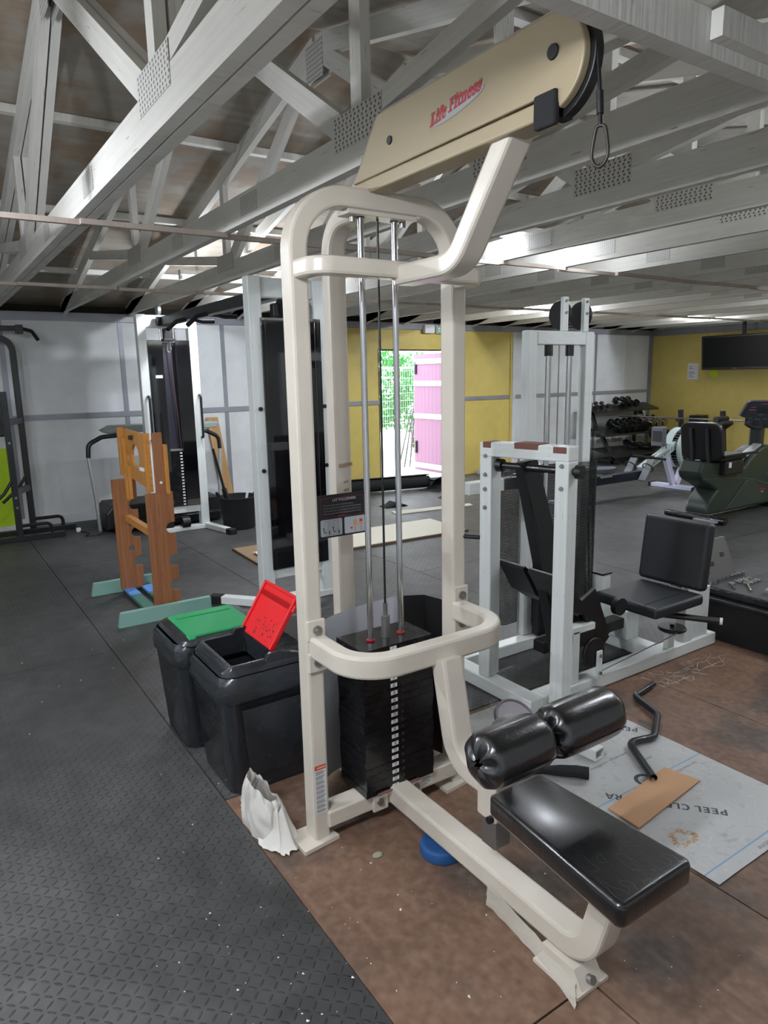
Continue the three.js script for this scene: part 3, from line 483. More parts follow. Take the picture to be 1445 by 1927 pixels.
// ---------------------------------------------------------------- seated leg press
{
  const t = thing('leg_press_machine', 'white seated leg press with tall weight tower and black seat pads', 'gym machine', [2.9, 0, -2.4]);
  const W = M.white, r = 0.007;
  part(t, 'base_rail', rb(2.21, 2.3, 0, 0.07, -2.77, -2.13, r), W);
  part(t, 'base_rail', rb(2.301, 3.72, 0, 0.07, -2.22, -2.13, r), W);
  part(t, 'base_rail', rb(2.301, 3.3, 0, 0.07, -2.78, -2.7, r), W);
  part(t, 'base_rail', rb(3.21, 3.3, 0, 0.07, -2.699, -2.221, r), W);
  // low arch over the foot levers
  const A = V(2.27, 0, -2.485), B = V(2.355, 0, -2.085), up = (p, y) => V(p.x, y, p.z), side = B.clone().sub(A).normalize();
  for (const p of [A, B]) part(t, 'arch_post', bar(up(p, p === B ? 0 : 0.07), up(p, 1.19), 0.068, 0.085, side, 0.006), W);
  part(t, 'arch_top', bar(up(A.clone().addScaledVector(side, -0.034), 1.222), up(B.clone().addScaledVector(side, 0.034), 1.222), 0.068, 0.085, V(0, 1, 0), 0.006), W);
  // worn-through patches on the arch top
  for (const [f, l, y] of [[0.02, 0.05, 1.236], [0.55, 0.13, 1.24], [0.97, 0.07, 1.232]]) { const c = A.clone().lerp(B, f), n = V(-side.z, 0, side.x); part(t, 'bare_patch', rb(-l / 2, l / 2, -0.014, 0.0165, -0.0432, 0.0432, 0.004).applyMatrix4(new THREE.Matrix4().makeBasis(side, V(0, 1, 0), n)).translate(c.x, y + 0.0055, c.z), M.rustPaint); }
  const face = V(-Math.abs(side.z), 0, side.x).normalize();
  for (const [p, y] of [[A, 1.19], [A, 1.1], [A, 1.03], [A, 0.94], [B, 1.17], [B, 1.07]]) { const c = up(p, y).addScaledVector(face, 0.043); part(t, 'bolt', cyl(c, c.clone().addScaledVector(face, 0.008), 0.011, 0.009, 8), M.steel); }
  const s0 = up(A, 1.145), s1 = up(B, 1.145).addScaledVector(side, 0.05); part(t, 'pivot_shaft', cyl(s0, s1, 0.017), M.blackMetal);
  for (const p of [s0.clone().addScaledVector(side, 0.045), s1]) part(t, 'bearing', cyl(p, p.clone().addScaledVector(side, 0.028), 0.032, 0.03, 20), M.black);
  const L0 = A.clone().lerp(B, 0.42), L1 = A.clone().lerp(B, 0.62);
  part(t, 'swing_lever', [bar(V(L0.x + 0.02, 1.17, L0.z), V(2.5, 0.12, -2.2), 0.06, 0.075, V(0, 0, 1)), bar(V(L0.x + 0.02, 1.17, L0.z + 0.03), V(2.5, 0.5, -2.22), 0.012, 0.1, V(0, 0, 1))], M.black);
  const fp = (z) => slab([[2.33, 0.645], [2.345, 0.66], [2.56, 0.47], [2.53, 0.43], [2.42, 0.5], [2.36, 0.6]], 'z', z - 0.085, z + 0.085);
  for (const z of [-2.4, -2.2]) { const p = part(t, 'footplate', fp(z), M.black); part(p, 'tread', bar(V(2.335, 0.662, z), V(2.4, 0.605, z), 0.17, 0.006, V(0, 0, 1)), M.grey); }
  // tower with weight stack behind a perforated guard
  const zt = -2.752;
  for (const x of [2.815, 3.275]) part(t, 'tower_post', rb(x - 0.035, x + 0.035, 0.07, 1.8, zt - 0.055, zt, r), W);
  part(t, 'tower_head', rb(2.8505, 3.2395, 1.725, 1.8, zt - 0.055, zt, r), W);
  for (const x of [3.075, 3.245]) { const p = part(t, 'pulley_bracket', rb(x - 0.03, x + 0.012, 1.8, 1.985, zt - 0.025, zt, 0.004), W); for (const y of [1.9, 1.965]) part(p, 'bolt', cyl(V(x - 0.009, y, zt), V(x - 0.009, y, zt + 0.008), 0.008, 0.008, 8), M.steel); part(t, 'top_pulley', [cyl(V(x + 0.014, 1.895, zt - 0.075), V(x + 0.036, 1.895, zt - 0.075), 0.076, 0.076, 28), torus(V(x + 0.025, 1.895, zt - 0.075), 0.073, 0.008, V(1, 0, 0))], M.black); }
  for (const x of [2.965, 3.135]) { part(t, 'guide_rod', cyl(V(x, 0.08, zt - 0.03), V(x, 1.72, zt - 0.03), 0.0165), M.chrome); part(t, 'rod_collar', cyl(V(x, 1.665, zt - 0.03), V(x, 1.725, zt - 0.03), 0.024, 0.024, 18), M.black); }
  part(t, 'lift_cable', cyl(V(3.05, 0.6, zt - 0.03), V(3.05, 1.725, zt - 0.03), 0.004, 0.004, 8), M.steel);
  const gx0 = 2.67, gx1 = 3.27, gu = (g) => { const u = g.attributes.uv, p = g.attributes.position; for (let i = 0; i < u.count; i++) u.setXY(i, p.getX(i) + p.getZ(i), p.getY(i)); return g; };
  part(t, 'perforated_guard', gu(sweep(fillet([V(gx0, 0.6, -2.84), V(gx0, 0.6, -2.8), V(gx0 + 0.2, 0.6, -2.815), V(3.3, 0.6, -2.69), V(3.335, 0.6, -2.73), V(3.33, 0.6, -2.84)], 0.02, 4), V(0, 1, 0), rrect(0.92, 0.003, 0.001))), M.perf);
  for (let i = 0; i < 12; i++) part(t, 'weight_plate', bx(2.87, 3.22, 0.1 + i * 0.036, 0.1 + i * 0.036 + 0.034, -2.86, -2.79), M.plateIron);
  part(t, 'guard_foot', rb(2.83, 3.05, 0.07, 0.4, -2.745, -2.68, 0.02), M.black);
  part(t, 'brace', rb(2.42, 2.79, 0.93, 1.0, zt - 0.12, zt - 0.06, r), W);
  // seat carriage
  part(t, 'seat_rail', [rb(2.55, 3.2, 0.14, 0.2, -2.45, -2.37, 0.005)], M.black);
  part(t, 'rail_bracket', rb(3.19, 3.3, 0.07, 0.24, -2.48, -2.35, 0.006), W);
  part(t, 'lever_stop', [bar(V(2.62, 0.42, -2.27), V(2.8, 0.2, -2.27), 0.16, 0.09, V(0, 0, 1)), bar(V(2.62, 0.5, -2.17), V(2.74, 0.24, -2.17), 0.02, 0.12, V(0, 0, 1))], M.black);
  const st = part(t, 'seat_pad', rb(2.94, 3.35, 0.345, 0.405, -2.385, -1.995, 0.02, 3), M.vinylMatt); part(st, 'seam', sweep([V(2.95, 0.4055, -2.075), V(3.34, 0.4055, -2.085)], V(0, 1, 0), circ(0.0025, 6)), M.black);
  const bp = part(t, 'back_pad', rb(-0.035, 0.035, 0, 0.37, -0.2, 0.2, 0.025, 3).rotateZ(-0.12).translate(3.365, 0.41, -2.205), M.vinylMatt); part(bp, 'seam', bar(V(3.336, 0.44, -2.06), V(3.372, 0.745, -2.06), 0.004, 0.004), M.black);
  part(t, 'back_support', [rb(3.42, 3.5, 0.07, 0.42, -2.2, -2.14, 0.005), rb(3.5, 3.66, 0.07, 0.36, -2.19, -2.15, 0.004), rb(3.4, 3.46, 0.3, 0.55, -2.24, -2.16, 0.005)], W);
  part(t, 'seat_frame', rb(3.1, 3.5, 0.29, 0.345, -2.23, -2.15, 0.005), W);
  const kp = part(t, 'stop_post', rb(3.3, 3.38, 0.0, 0.37, -2.7, -2.62, 0.004), W); part(kp, 'cap', rb(3.295, 3.385, 0.37, 0.382, -2.705, -2.615, 0.003), M.black);
  part(t, 'grab_handle', cyl(V(3.2, 0.285, -2.14), V(3.345, 0.285, -1.9), 0.0165), M.blackMetal); part(t, 'handle_cap', cyl(V(3.345, 0.285, -1.9), V(3.352, 0.285, -1.888), 0.0185), M.paper);
  part(t, 'floor_pulley', [cyl(V(3.3, 0.175, -2.14), V(3.3, 0.195, -2.14), 0.068, 0.068, 28), torus(V(3.3, 0.185, -2.14), 0.066, 0.009, V(0, 1, 0)), cyl(V(3.3, 0.195, -2.14), V(3.3, 0.21, -2.14), 0.012)], M.black); part(t, 'pulley_post', rb(3.27, 3.33, 0.07, 0.175, -2.17, -2.14, 0.003), W);
  part(t, 'drive_cable', cyl(V(3.28, 0.185, -2.08), V(2.67, 0.1, -2.12), 0.0035, 0.0035, 6), M.steel);
  const fb = [2.62, -2.165]; part(t, 'pulley_stand', [rb(2.5, 2.55, 0.07, 0.34, -2.19, -2.14, 0.004), rb(2.652, 2.69, 0.07, 0.215, -2.124, -2.112, 0.004), rb(2.44, 2.66, 0.325, 0.36, -2.2, -2.14, 0.004)], W);
  part(t, 'pulley_housing', rb(2.56, 2.66, 0.25, 0.325, -2.2, -2.145, 0.006), M.black);
  part(t, 'front_pulley', [cyl(V(2.65, 0.205, -2.15), V(2.65, 0.205, -2.128), 0.07, 0.07, 28), torus(V(2.65, 0.205, -2.139), 0.068, 0.009)], M.black);
  for (const y of [0.1, 0.19]) part(t, 'bolt', cyl(V(2.671, y, -2.112), V(2.671, y, -2.103), 0.009, 0.009, 8), M.steel);
  part(t, 'small_wheel', cyl(V(2.8, 0.42, -2.13), V(2.8, 0.42, -2.1), 0.045, 0.045, 24), M.black);
}
// ---------------------------------------------------------------- cable crossover: two towers joined by a beam
{
  const t = thing('cable_crossover', 'white cable crossover of two towers with tinted shields joined by black beam', 'gym machine', [2.18, 0, -5.8]);
  const W = M.white;
  for (const [zt, near] of [[-7.25, false], [-4.37, true]]) {
    const xl = near ? 1.9 : 1.945, xr = near ? 2.37 : 2.46, H = 2.225, f = zt + 0.045;
    for (const x of [xl, xr]) part(t, 'tower_post', rb(x - 0.045, x + 0.045, 0.045, H, zt - 0.045, f, 0.006), W);
    part(t, 'top_crossbar', rb(xl + 0.045, xr - 0.045, H - 0.13, H - 0.005, zt - 0.03, zt + 0.03, 0.005), W);
    part(t, 'low_crossbar', rb(xl + 0.045, xr - 0.045, 0.19, 0.26, zt - 0.03, zt + 0.03, 0.005), W);
    part(t, 'base_bar', rb(xl - 0.05, xr + 0.05, 0.0, 0.045, zt - 0.06, zt + 0.06, 0.005), W);
    const a = near ? V(1.86, 0.03, zt) : V(2.47, 0.03, zt), b = near ? V(1.66, 0.03, zt - 0.24) : V(2.55, 0.03, zt + 0.47);
    part(t, 'floor_leg', bar(a, b, 0.055, 0.07, V(0, 1, 0), 0.005), W); part(t, 'rubber_foot', bar(b, b.clone().add(b.clone().sub(a).setY(0).normalize().multiplyScalar(0.1)), 0.058, 0.078, V(0, 1, 0), 0.01), M.foam);
    if (near) {
      part(t, 'tinted_shield', [rb(xl + 0.035, xr + 0.0, 0.262, 1.965, f + 0.003, f + 0.008, 0.002), rb(xl + 0.03, xl + 0.06, 0.262, 1.965, f - 0.04, f + 0.012, 0.004), rb(xr - 0.05, xr - 0.02, 0.262, 1.965, f - 0.04, f + 0.012, 0.004)], M.tinted);
      for (const [x, y] of [[xl - 0.0, 1.375], [xl - 0.0, 0.96], [xr + 0.015, 1.375], [xr + 0.015, 0.96]]) part(t, 'shield_knob', cyl(V(x, y, f), V(x, y, f + 0.012), 0.015, 0.013, 16), M.black);
      part(t, 'crossbar_bolt', cyl(V(2.13, 2.155, zt + 0.03), V(2.13, 2.155, zt + 0.04), 0.02, 0.018, 16), S(0x3c3f45));
      part(t, 'top_pulley', [cyl(V(2.08, 2.03, zt + 0.02), V(2.2, 2.03, zt + 0.02), 0.06, 0.06, 20), rb(2.03, 2.25, 1.97, 2.06, zt - 0.02, zt + 0.04, 0.01)], M.black); part(t, 'guide_rod', cyl(V(2.1, 1.95, zt), V(2.1, 2.1, zt), 0.013), M.chrome);
      part(t, 'pull_strap', [cyl(V(2.25, 0.2, zt + 0.05), V(2.18, 0.15, zt + 0.12), 0.012)], M.black);
    } else {
      part(t, 'tinted_shield', rb(xl + 0.045, xl + 0.19, 0.27, 1.975, f, f + 0.008, 0.002), M.tinted); part(t, 'tinted_shield', rb(xr - 0.19, xr - 0.045, 0.27, 1.975, f, f + 0.008, 0.002), M.tinted);
      part(t, 'back_shield', rb(xl + 0.045, xr - 0.045, 0.27, 1.96, zt - 0.03, zt - 0.024, 0.002), S(0x34343e, { roughness: 0.2 }));
      for (const x of [2.14, 2.29]) part(t, 'guide_rod', cyl(V(x, 0.26, zt), V(x, 2.1, zt), 0.01), M.chrome);
      for (let i = 0; i < 18; i++) { const p = part(t, 'weight_plate', bx(2.1, 2.31, 0.27 + i * 0.032, 0.27 + i * 0.032 + 0.03, zt - 0.02, zt + 0.042), M.plateIron); part(p, 'number_label', rb(2.235, 2.26, 0.278 + i * 0.032, 0.292 + i * 0.032, zt + 0.041, zt + 0.044, 0.001), M.paper); }
      part(t, 'lift_bar', rb(2.1, 2.31, 0.85, 0.87, zt - 0.02, zt + 0.04, 0.003), M.steel);
      part(t, 'pulley_block', [rb(2.15, 2.24, 1.98, 2.09, zt + 0.02, zt + 0.09, 0.01), rb(2.14, 2.25, 1.96, 1.99, zt + 0.02, zt + 0.1, 0.008)], M.black);
      part(t, 'top_pulley', cyl(V(2.12, 2.27, zt), V(2.15, 2.27, zt), 0.055, 0.055, 20), M.silver);
      part(t, 'snap_hook', wire([V(2.2, 1.95, zt + 0.06), V(2.22, 1.9, zt + 0.06), V(2.21, 1.86, zt + 0.06), V(2.2, 1.855, zt + 0.06), V(2.18, 1.87, zt + 0.06), V(2.185, 1.91, zt + 0.06)], 0.005, 30, 6, true), M.chrome);
      part(t, 'lift_cable', cyl(V(2.21, 1.96, zt + 0.03), V(2.26, 0.87, zt + 0.03), 0.004, 0.004, 6), S(0x5a3a30));
      for (const x of [xl + 0.01, xr + 0.02]) part(t, 'grab_handle', rod([V(x, 1.42, f), V(x, 1.42, f + 0.05), V(x, 0.98, f + 0.05), V(x, 0.98, f)], 0.013, 0.03), M.blackMetal);
      part(t, 'shield_label', rb(2.045, 2.115, 1.6, 1.63, f + 0.008, f + 0.0095, 0.0005), M.paper);
      part(t, 'floor_pulley', [cyl(V(2.2, 0.09, zt + 0.04), V(2.28, 0.09, zt + 0.04), 0.06, 0.06, 18), rb(1.98, 2.12, 0.05, 0.16, zt - 0.03, zt + 0.04, 0.01)], M.black);
    }
  }
  part(t, 'beam', rb(2.12, 2.215, 2.11, 2.2, -7.18, -4.4, 0.012), S(0x26292a, { roughness: 0.4 }));
  part(t, 'beam_end', cyl(V(2.09, 2.155, -7.17), V(2.25, 2.155, -7.17), 0.045), M.black);
  for (const z of [-6.4, -5.85]) for (const s of [-1, 1]) part(t, 'pull_up_grip', rod([V(2.165 + s * 0.03, 2.12, z), V(2.165 + s * 0.12, 2.1, z), V(2.165 + s * 0.22, s < 0 ? 2.02 : 2.1, z + 0.04)], 0.019, 0.02), M.foam);
}
// ---------------------------------------------------------------- black power stand at the left edge
{
  const t = thing('power_tower', 'black steel power tower with floor handles standing at the left wall', 'gym machine', [0.7, 0, -7.9]);
  const B = M.blackMetal, sec = rrect(0.06, 0.06, 0.008);
  for (const [x, z, top] of [[0.885, -8.12, 2.03], [0.72, -7.78, 1.5]]) part(t, 'upright', sweep(fillet(top > 2 ? [V(x, 0.05, z), V(x, top, z), V(0.1, top + 0.0, z)] : [V(x, 0.05, z), V(x, top, z)], 0.13, 8), V(0, 0, 1), sec), B);
  for (const [z, x1] of [[-8.12, 1.3], [-7.78, 1.14]]) { part(t, 'floor_rail', rb(0.1, x1, 0.0, 0.055, z - 0.035, z + 0.035, 0.005), B); part(t, 'floor_handle', rod([V(x1 - 0.12, 0.05, z), V(x1 - 0.12, 0.155, z), V(x1 - 0.42, 0.155, z)], 0.018, 0.05), M.foam); }
  for (const y of [0.5, 1.2]) part(t, 'tie_bar', bar(V(0.885, y, -8.12), V(0.72, y, -7.78), 0.06, 0.05, V(0, 1, 0), 0.005), S(0x4a4d50, { roughness: 0.5 }));
  part(t, 'top_arm', rb(0.3, 1.0, 2.1, 2.15, -8.13, -8.07, 0.006), B); part(t, 'pull_up_grip', rod([V(0.98, 2.125, -8.1), V(1.08, 2.1, -8.1), V(1.125, 2.01, -8.06)], 0.019, 0.03), M.foam); part(t, 'arm_clamp', rb(0.93, 1.0, 2.07, 2.16, -8.14, -8.06, 0.006), B);
  for (const [x, z, y] of [[0.885, -8.12, 0.62], [0.72, -7.78, 0.62]]) part(t, 'push_up_hook', rod([V(x - 0.02, y, z + 0.03), V(x - 0.1, y - 0.12, z + 0.03), V(x - 0.26, y - 0.26, z + 0.03)], 0.016, 0.03), B);
  part(t, 'back_pad', rb(0.60, 0.72, 1.05, 1.5, -8.05, -7.98, 0.02), M.vinylMatt);
  for (const y of [0.35, 0.45, 1.0]) part(t, 'bolt', cyl(V(0.72, y, -7.75), V(0.72, y, -7.742), 0.012), M.steel);
}
one('lime_board', 'bright lime green board leaning against the white wall behind the power tower', 'board', [rb(0, 0.55, 0.0, 0.84, -0.02, 0, 0.004).rotateX(-0.03)], M.lime, [0.26, 0.055, -8.42]);
one('white_ledge', 'low white painted block under the lime green board', 'block', rb(0, 0.62, 0, 0.055, -0.06, 0.03, 0.006), M.wallWhite, [0.26, 0, -8.42]);
// ---------------------------------------------------------------- treadmill behind the far tower
{
  const t = thing('treadmill', 'treadmill with grey console and curved black handrail against the white wall', 'gym machine', [2.2, 0, -7.9]);
  part(t, 'motor_hood', slab([[1.53, 0.02], [1.53, 0.2], [1.6, 0.275], [2.75, 0.275], [2.82, 0.2], [2.82, 0.02]], 'z', -8.15, -7.62, [], 0.02), M.black);
  part(t, 'deck', rb(1.6, 2.75, 0.02, 0.12, -8.4, -7.5, 0.02), M.darkPlastic);
  for (const x of [1.475, 2.86]) { const s = x < 2 ? 1 : -1; part(t, 'handrail_post', rod([V(x + s * 0.015, 0.0, -7.78), V(x + s * 0.005, 0.35, -7.79), V(x - s * 0.03, 0.8, -7.8)], 0.021, 0.2), M.silver); part(t, 'handrail', rod([V(x - s * 0.03, 0.79, -7.8), V(x - s * 0.02, 0.93, -7.8), V(x + s * 0.12, 1.0, -7.8), V(x + s * 0.5, 1.02, -7.82)], 0.024, 0.08), M.blackMetal); }
  part(t, 'console', slab([[1.62, 1.06], [1.66, 1.03], [2.86, 1.03], [2.9, 1.07], [2.89, 1.1], [1.72, 1.11]], 'z', -8.05, -7.8, [], 0.012), S(0x8e9892, { roughness: 0.35 }));
  part(t, 'power_cord', wire([V(1.5, 0.02, -7.72), V(1.44, 0.012, -7.55), V(1.3, 0.012, -7.55), V(1.36, 0.012, -7.7), V(1.3, 0.012, -7.84)], 0.006, 40), M.cable);
  part(t, 'plug', rb(1.265, 1.31, 0.0, 0.045, -7.9, -7.86, 0.008), M.paper);
}
// ---------------------------------------------------------------- home-made wooden stand
{
  const t = thing('wooden_stand', 'home-made plywood stand with notched sides, pine top and green feet', 'stand', [1.22, 0, -4.95]);
  const notch = (x0, x1, y1, ys, r) => { const s = new THREE.Shape(); s.moveTo(x0, 0.03); s.lineTo(x1, 0.03); for (const y of ys) { s.lineTo(x1, y - r); s.lineTo(x1 - r * 0.35, y - r); s.absarc(x1 - r * 0.6, y, r, -Math.PI / 2, Math.PI / 2, true); s.lineTo(x1, y + r); } s.lineTo(x1, y1); s.lineTo(x0, y1); return s; };
  part(t, 'ply_side', slab(notch(1.178, 1.358, 0.845, [0.2, 0.375, 0.6], 0.038), 'z', -4.62, -4.605), M.ply);
  part(t, 'ply_side', slab(notch(1.118, 1.29, 0.87, [0.24, 0.46, 0.67], 0.038), 'z', -5.3, -5.285, [hole(1.235, 0.53, 0.02), hole(1.22, 0.34, 0.022)]), M.ply);
  const board = new THREE.Shape([[-5.25, 0.9], [-4.64, 0.86], [-4.64, 1.225], [-5.25, 1.24]].map(([a, b]) => new THREE.Vector2(a, b)));
  part(t, 'pine_board', slab(board, 'x', 1.225, 1.243, [hole(-4.96, 1.06, 0.1, 0.085), hole(-5.17, 1.05, 0.022, 0.03)]), M.pine);
  part(t, 'upright', rb(1.19, 1.23, 0.9, 1.25, -5.3, -5.255, 0.003), M.pine); part(t, 'upright', rb(1.2, 1.225, 0.72, 1.18, -5.24, -5.2, 0.003), M.pine); part(t, 'upright', rb(1.2, 1.225, 0.74, 0.98, -5.14, -5.11, 0.003), M.pine);
  part(t, 'upright', rb(1.21, 1.25, 0.845, 1.235, -4.7, -4.66, 0.003), M.pine); part(t, 'upright', rb(1.255, 1.32, 0.83, 1.24, -4.64, -4.618, 0.003), M.ply); part(t, 'upright', rb(1.32, 1.345, 0.83, 1.16, -4.64, -4.6, 0.003), M.pine);
  part(t, 'cross_rail', rb(1.19, 1.235, 0.55, 0.6, -5.285, -4.62, 0.004), M.pine);
  part(t, 'knob', rb(1.2, 1.226, 1.175, 1.205, -5.02, -4.98, 0.004), S(0x3a2418)); part(t, 'white_clip', rb(1.21, 1.226, 0.975, 1.0, -4.83, -4.74, 0.003), M.paper); part(t, 'screw_cap', cyl(V(1.29, 0.91, -4.618), V(1.29, 0.91, -4.61), 0.009), M.paper);
  part(t, 'foot_beam', slab([[0.92, 0], [1.54, 0], [1.54, 0.095], [0.94, 0.095]], 'z', -4.56, -4.52), M.teal); part(t, 'foot_beam', slab([[0.92, 0], [1.5, 0], [1.5, 0.095], [0.94, 0.095]], 'z', -5.39, -5.35), M.teal);
  for (const x of [1.14, 1.27]) { const b = part(t, 'spreader', rb(x, x + 0.075, 0.012, 0.035, -5.35, -4.56, 0.003), S(0x3d6f61, { roughness: 0.6 })); part(b, 'blue_band', rb(x - 0.0006, x + 0.0756, 0.02, 0.0358, -5.3, -5.1, 0.001), M.blueTape); part(b, 'blue_band', rb(x - 0.0006, x + 0.0756, 0.02, 0.0358, -4.63, -4.575, 0.001), M.blueTape); }
}
// ---------------------------------------------------------------- bucket and stored lengths
{
  const lathe = new THREE.LatheGeometry([[0.001, 0.008], [0.15, 0.008], [0.155, 0.0], [0.165, 0.01], [0.205, 0.33], [0.213, 0.335], [0.213, 0.345], [0.203, 0.347], [0.197, 0.335], [0.157, 0.02], [0.001, 0.018]].map(([a, b]) => new THREE.Vector2(a, b)), 36);
  const t = thing('rubble_bucket', 'black rubber builders bucket with loop handles by the far tower', 'bucket', [2.76, 0, -7.0]); const m = new THREE.Mesh(lathe, M.foam); m.name = 'tub'; t.add(m);
  for (const s of [-1, 1]) part(t, 'loop_handle', rod([V(2.76 + s * 0.2, 0.34, -6.95), V(2.76 + s * 0.23, 0.4, -6.97), V(2.76 + s * 0.23, 0.4, -7.03), V(2.76 + s * 0.2, 0.34, -7.05)], 0.011, 0.02), M.foam);
  one('black_pole', 'black broom pole with clamp leaning in the rubble bucket', 'pole', [cyl(V(0, 0, 0), V(-0.19, 0.85, 0.02), 0.016, 0.014), cyl(V(-0.065, 0.3, 0.007), V(-0.095, 0.42, 0.01), 0.026)], M.blackMetal, [2.7, 0.022, -7.0]);
  one('pipe_offcut', 'short white pipe offcut standing in the rubble bucket', 'pipe', cyl(V(0, 0, 0), V(0.07, 0.36, 0.02), 0.014), M.paper, [2.78, 0.022, -6.97]);
  one('timber_plank', 'knotty timber plank leaning on the white wall behind the rubble bucket', 'plank', slab([[0.165, 0], [0.31, 0], [0.145, 1.115], [0.0, 1.115]], 'z', 0, 0.03), M.plank, [2.98, 0.0, -8.47]);
}
// ---------------------------------------------------------------- two recycling bins
function loft(rings, cap0 = true, crease = 0.7) { // rings of equal point counts
  const m = rings[0].length, pos = [], idx = [], uv = []; rings.forEach((r, i) => r.forEach((p, j) => { pos.push(p.x, p.y, p.z); uv.push(j / m, i * 0.2); }));
  for (let i = 0; i < rings.length - 1; i++) for (let j = 0; j < m; j++) { const a = i * m + j, b = i * m + (j + 1) % m; idx.push(a, b, a + m, b, b + m, a + m); }
  if (cap0) for (let j = 1; j < m - 1; j++) idx.push(0, j + 1, j);
  const g = new THREE.BufferGeometry(); g.setAttribute('position', new THREE.Float32BufferAttribute(pos, 3)); g.setAttribute('uv', new THREE.Float32BufferAttribute(uv, 2)); g.setIndex(idx); g.computeVertexNormals(); return toCreasedNormals(g, crease);
}
const rect = (x0, x1, z0, z1, y, r) => rrect(x1 - x0, z1 - z0, r, 4).map(([a, b]) => V((x0 + x1) / 2 + a, y, (z0 + z1) / 2 + b));
function bin(x0, x1, z0, z1, label) {
  const t = thing('recycling_bin', label, 'bin', [(x0 + x1) / 2, 0, (z0 + z1) / 2], 'recycling bins'), q = 0.036, f = 0.012;
  const R = (d, y, r = 0.05) => rect(x0 - d, x1 + d, z0 - d, z1 + d, y, r);
  part(t, 'body', loft([R(0, 0.0), R(0.002, 0.01), R(q * 0.75, 0.40), R(q * 0.8, 0.402), R(q * 0.7 - 0.004, 0.40), R(-f, 0.02)], true), M.binPlastic);
  part(t, 'side_panel', [slab([[x0 + 0.07, 0.06], [x1 - 0.07, 0.06], [x1 - 0.04, 0.36], [x0 + 0.04, 0.36]], 'z', 0, 0.004, [], 0.0015).rotateX(0.094).translate(0, 0, z1 - 0.0005)], M.binPlastic);
  part(t, 'collar', loft([R(q * 0.85, 0.385, 0.055), R(q * 1.02, 0.395, 0.06), R(q * 1.05, 0.425, 0.06), R(q * 0.95, 0.44, 0.06), R(q * 0.95, 0.462, 0.06), R(q * 0.6, 0.485, 0.06)], false), M.binPlastic);
  return t;
}
{
  const a = bin(0.83, 1.19, -2.665, -2.33, 'dark recycling bin nearest the pulldown machine with red flap open');
  // raised hood with a square mouth
  const top = (d, y, r) => rect(0.815 + d, 1.205 - d, -2.68 + d, -2.315 - d, y, r), mouth = (d, y) => rect(0.86 + d, 1.04 - d, -2.655 + d, -2.345 - d, y, 0.012);
  part(a, 'hood', loft([top(0, 0.486, 0.05), top(0.004, 0.5, 0.045), mouth(-0.012, 0.522), mouth(0, 0.522), mouth(0.006, 0.44)], false, 0.5), M.binPlastic);
  for (const z of [-2.672, -2.335]) part(a, 'hood_cheek', slab((() => { const s = new THREE.Shape(); s.moveTo(0.99, 0.5); s.lineTo(0.99, 0.528); s.lineTo(1.0, 0.54); s.quadraticCurveTo(1.09, 0.55, 1.18, 0.49); s.lineTo(0.99, 0.48); return s; })(), 'z', z - 0.012, z + 0.012, [], 0.003), M.binPlastic);
  part(a, 'hood_back', rb(1.04, 1.185, 0.47, 0.5, -2.66, -2.345, 0.01), M.binPlastic);
  // red flap: hinge along z at (1.04, 0.52), leaning back
  const fl = rb(0, 0.235, -0.006, 0.006, -0.15, 0.15, 0.005), rim = [rb(0.0, 0.235, -0.006, 0.016, 0.138, 0.15, 0.004), rb(0.0, 0.235, -0.006, 0.016, -0.15, -0.138, 0.004), rb(0.222, 0.235, -0.006, 0.016, -0.15, 0.15, 0.004), rb(0.17, 0.2, -0.004, 0.006, -0.16, 0.16, 0.003)];
  const place = (g) => g.rotateZ(57 * D2R).translate(1.045, 0.518, -2.54);
  const lid = part(a, 'red_flap', place(join([fl, ...rim])), M.red);
  part(lid, 'dirt_smear', place(join(Array.from({ length: 34 }, () => sph(V(rr(0.02, 0.1) , 0.0061, rr(-0.06, 0.11)), 1, rr(0.002, 0.007), 0.0005, rr(0.002, 0.011), 8).rotateY(rr(-0.12, 0.12))))), S(0x7d1519, { roughness: 0.8 }));
  const b = bin(0.80, 1.16, -3.08, -2.765, 'dark recycling bin with closed green lid behind the red one');
  part(b, 'hood', loft([rect(0.79, 1.18, -3.11, -2.71, 0.486, 0.06), rect(0.8, 1.17, -3.1, -2.72, 0.502, 0.06), rect(0.84, 1.13, -3.06, -2.76, 0.508, 0.05)], false, 0.5), M.binPlastic);
  part(b, 'green_lid', [rb(0.835, 1.135, 0.5, 0.516, -3.07, -2.755, 0.008), rb(0.86, 1.11, 0.514, 0.5205, -3.02, -2.995, 0.003), rb(0.83, 0.86, 0.495, 0.512, -2.79, -2.74, 0.006)], M.green);
}
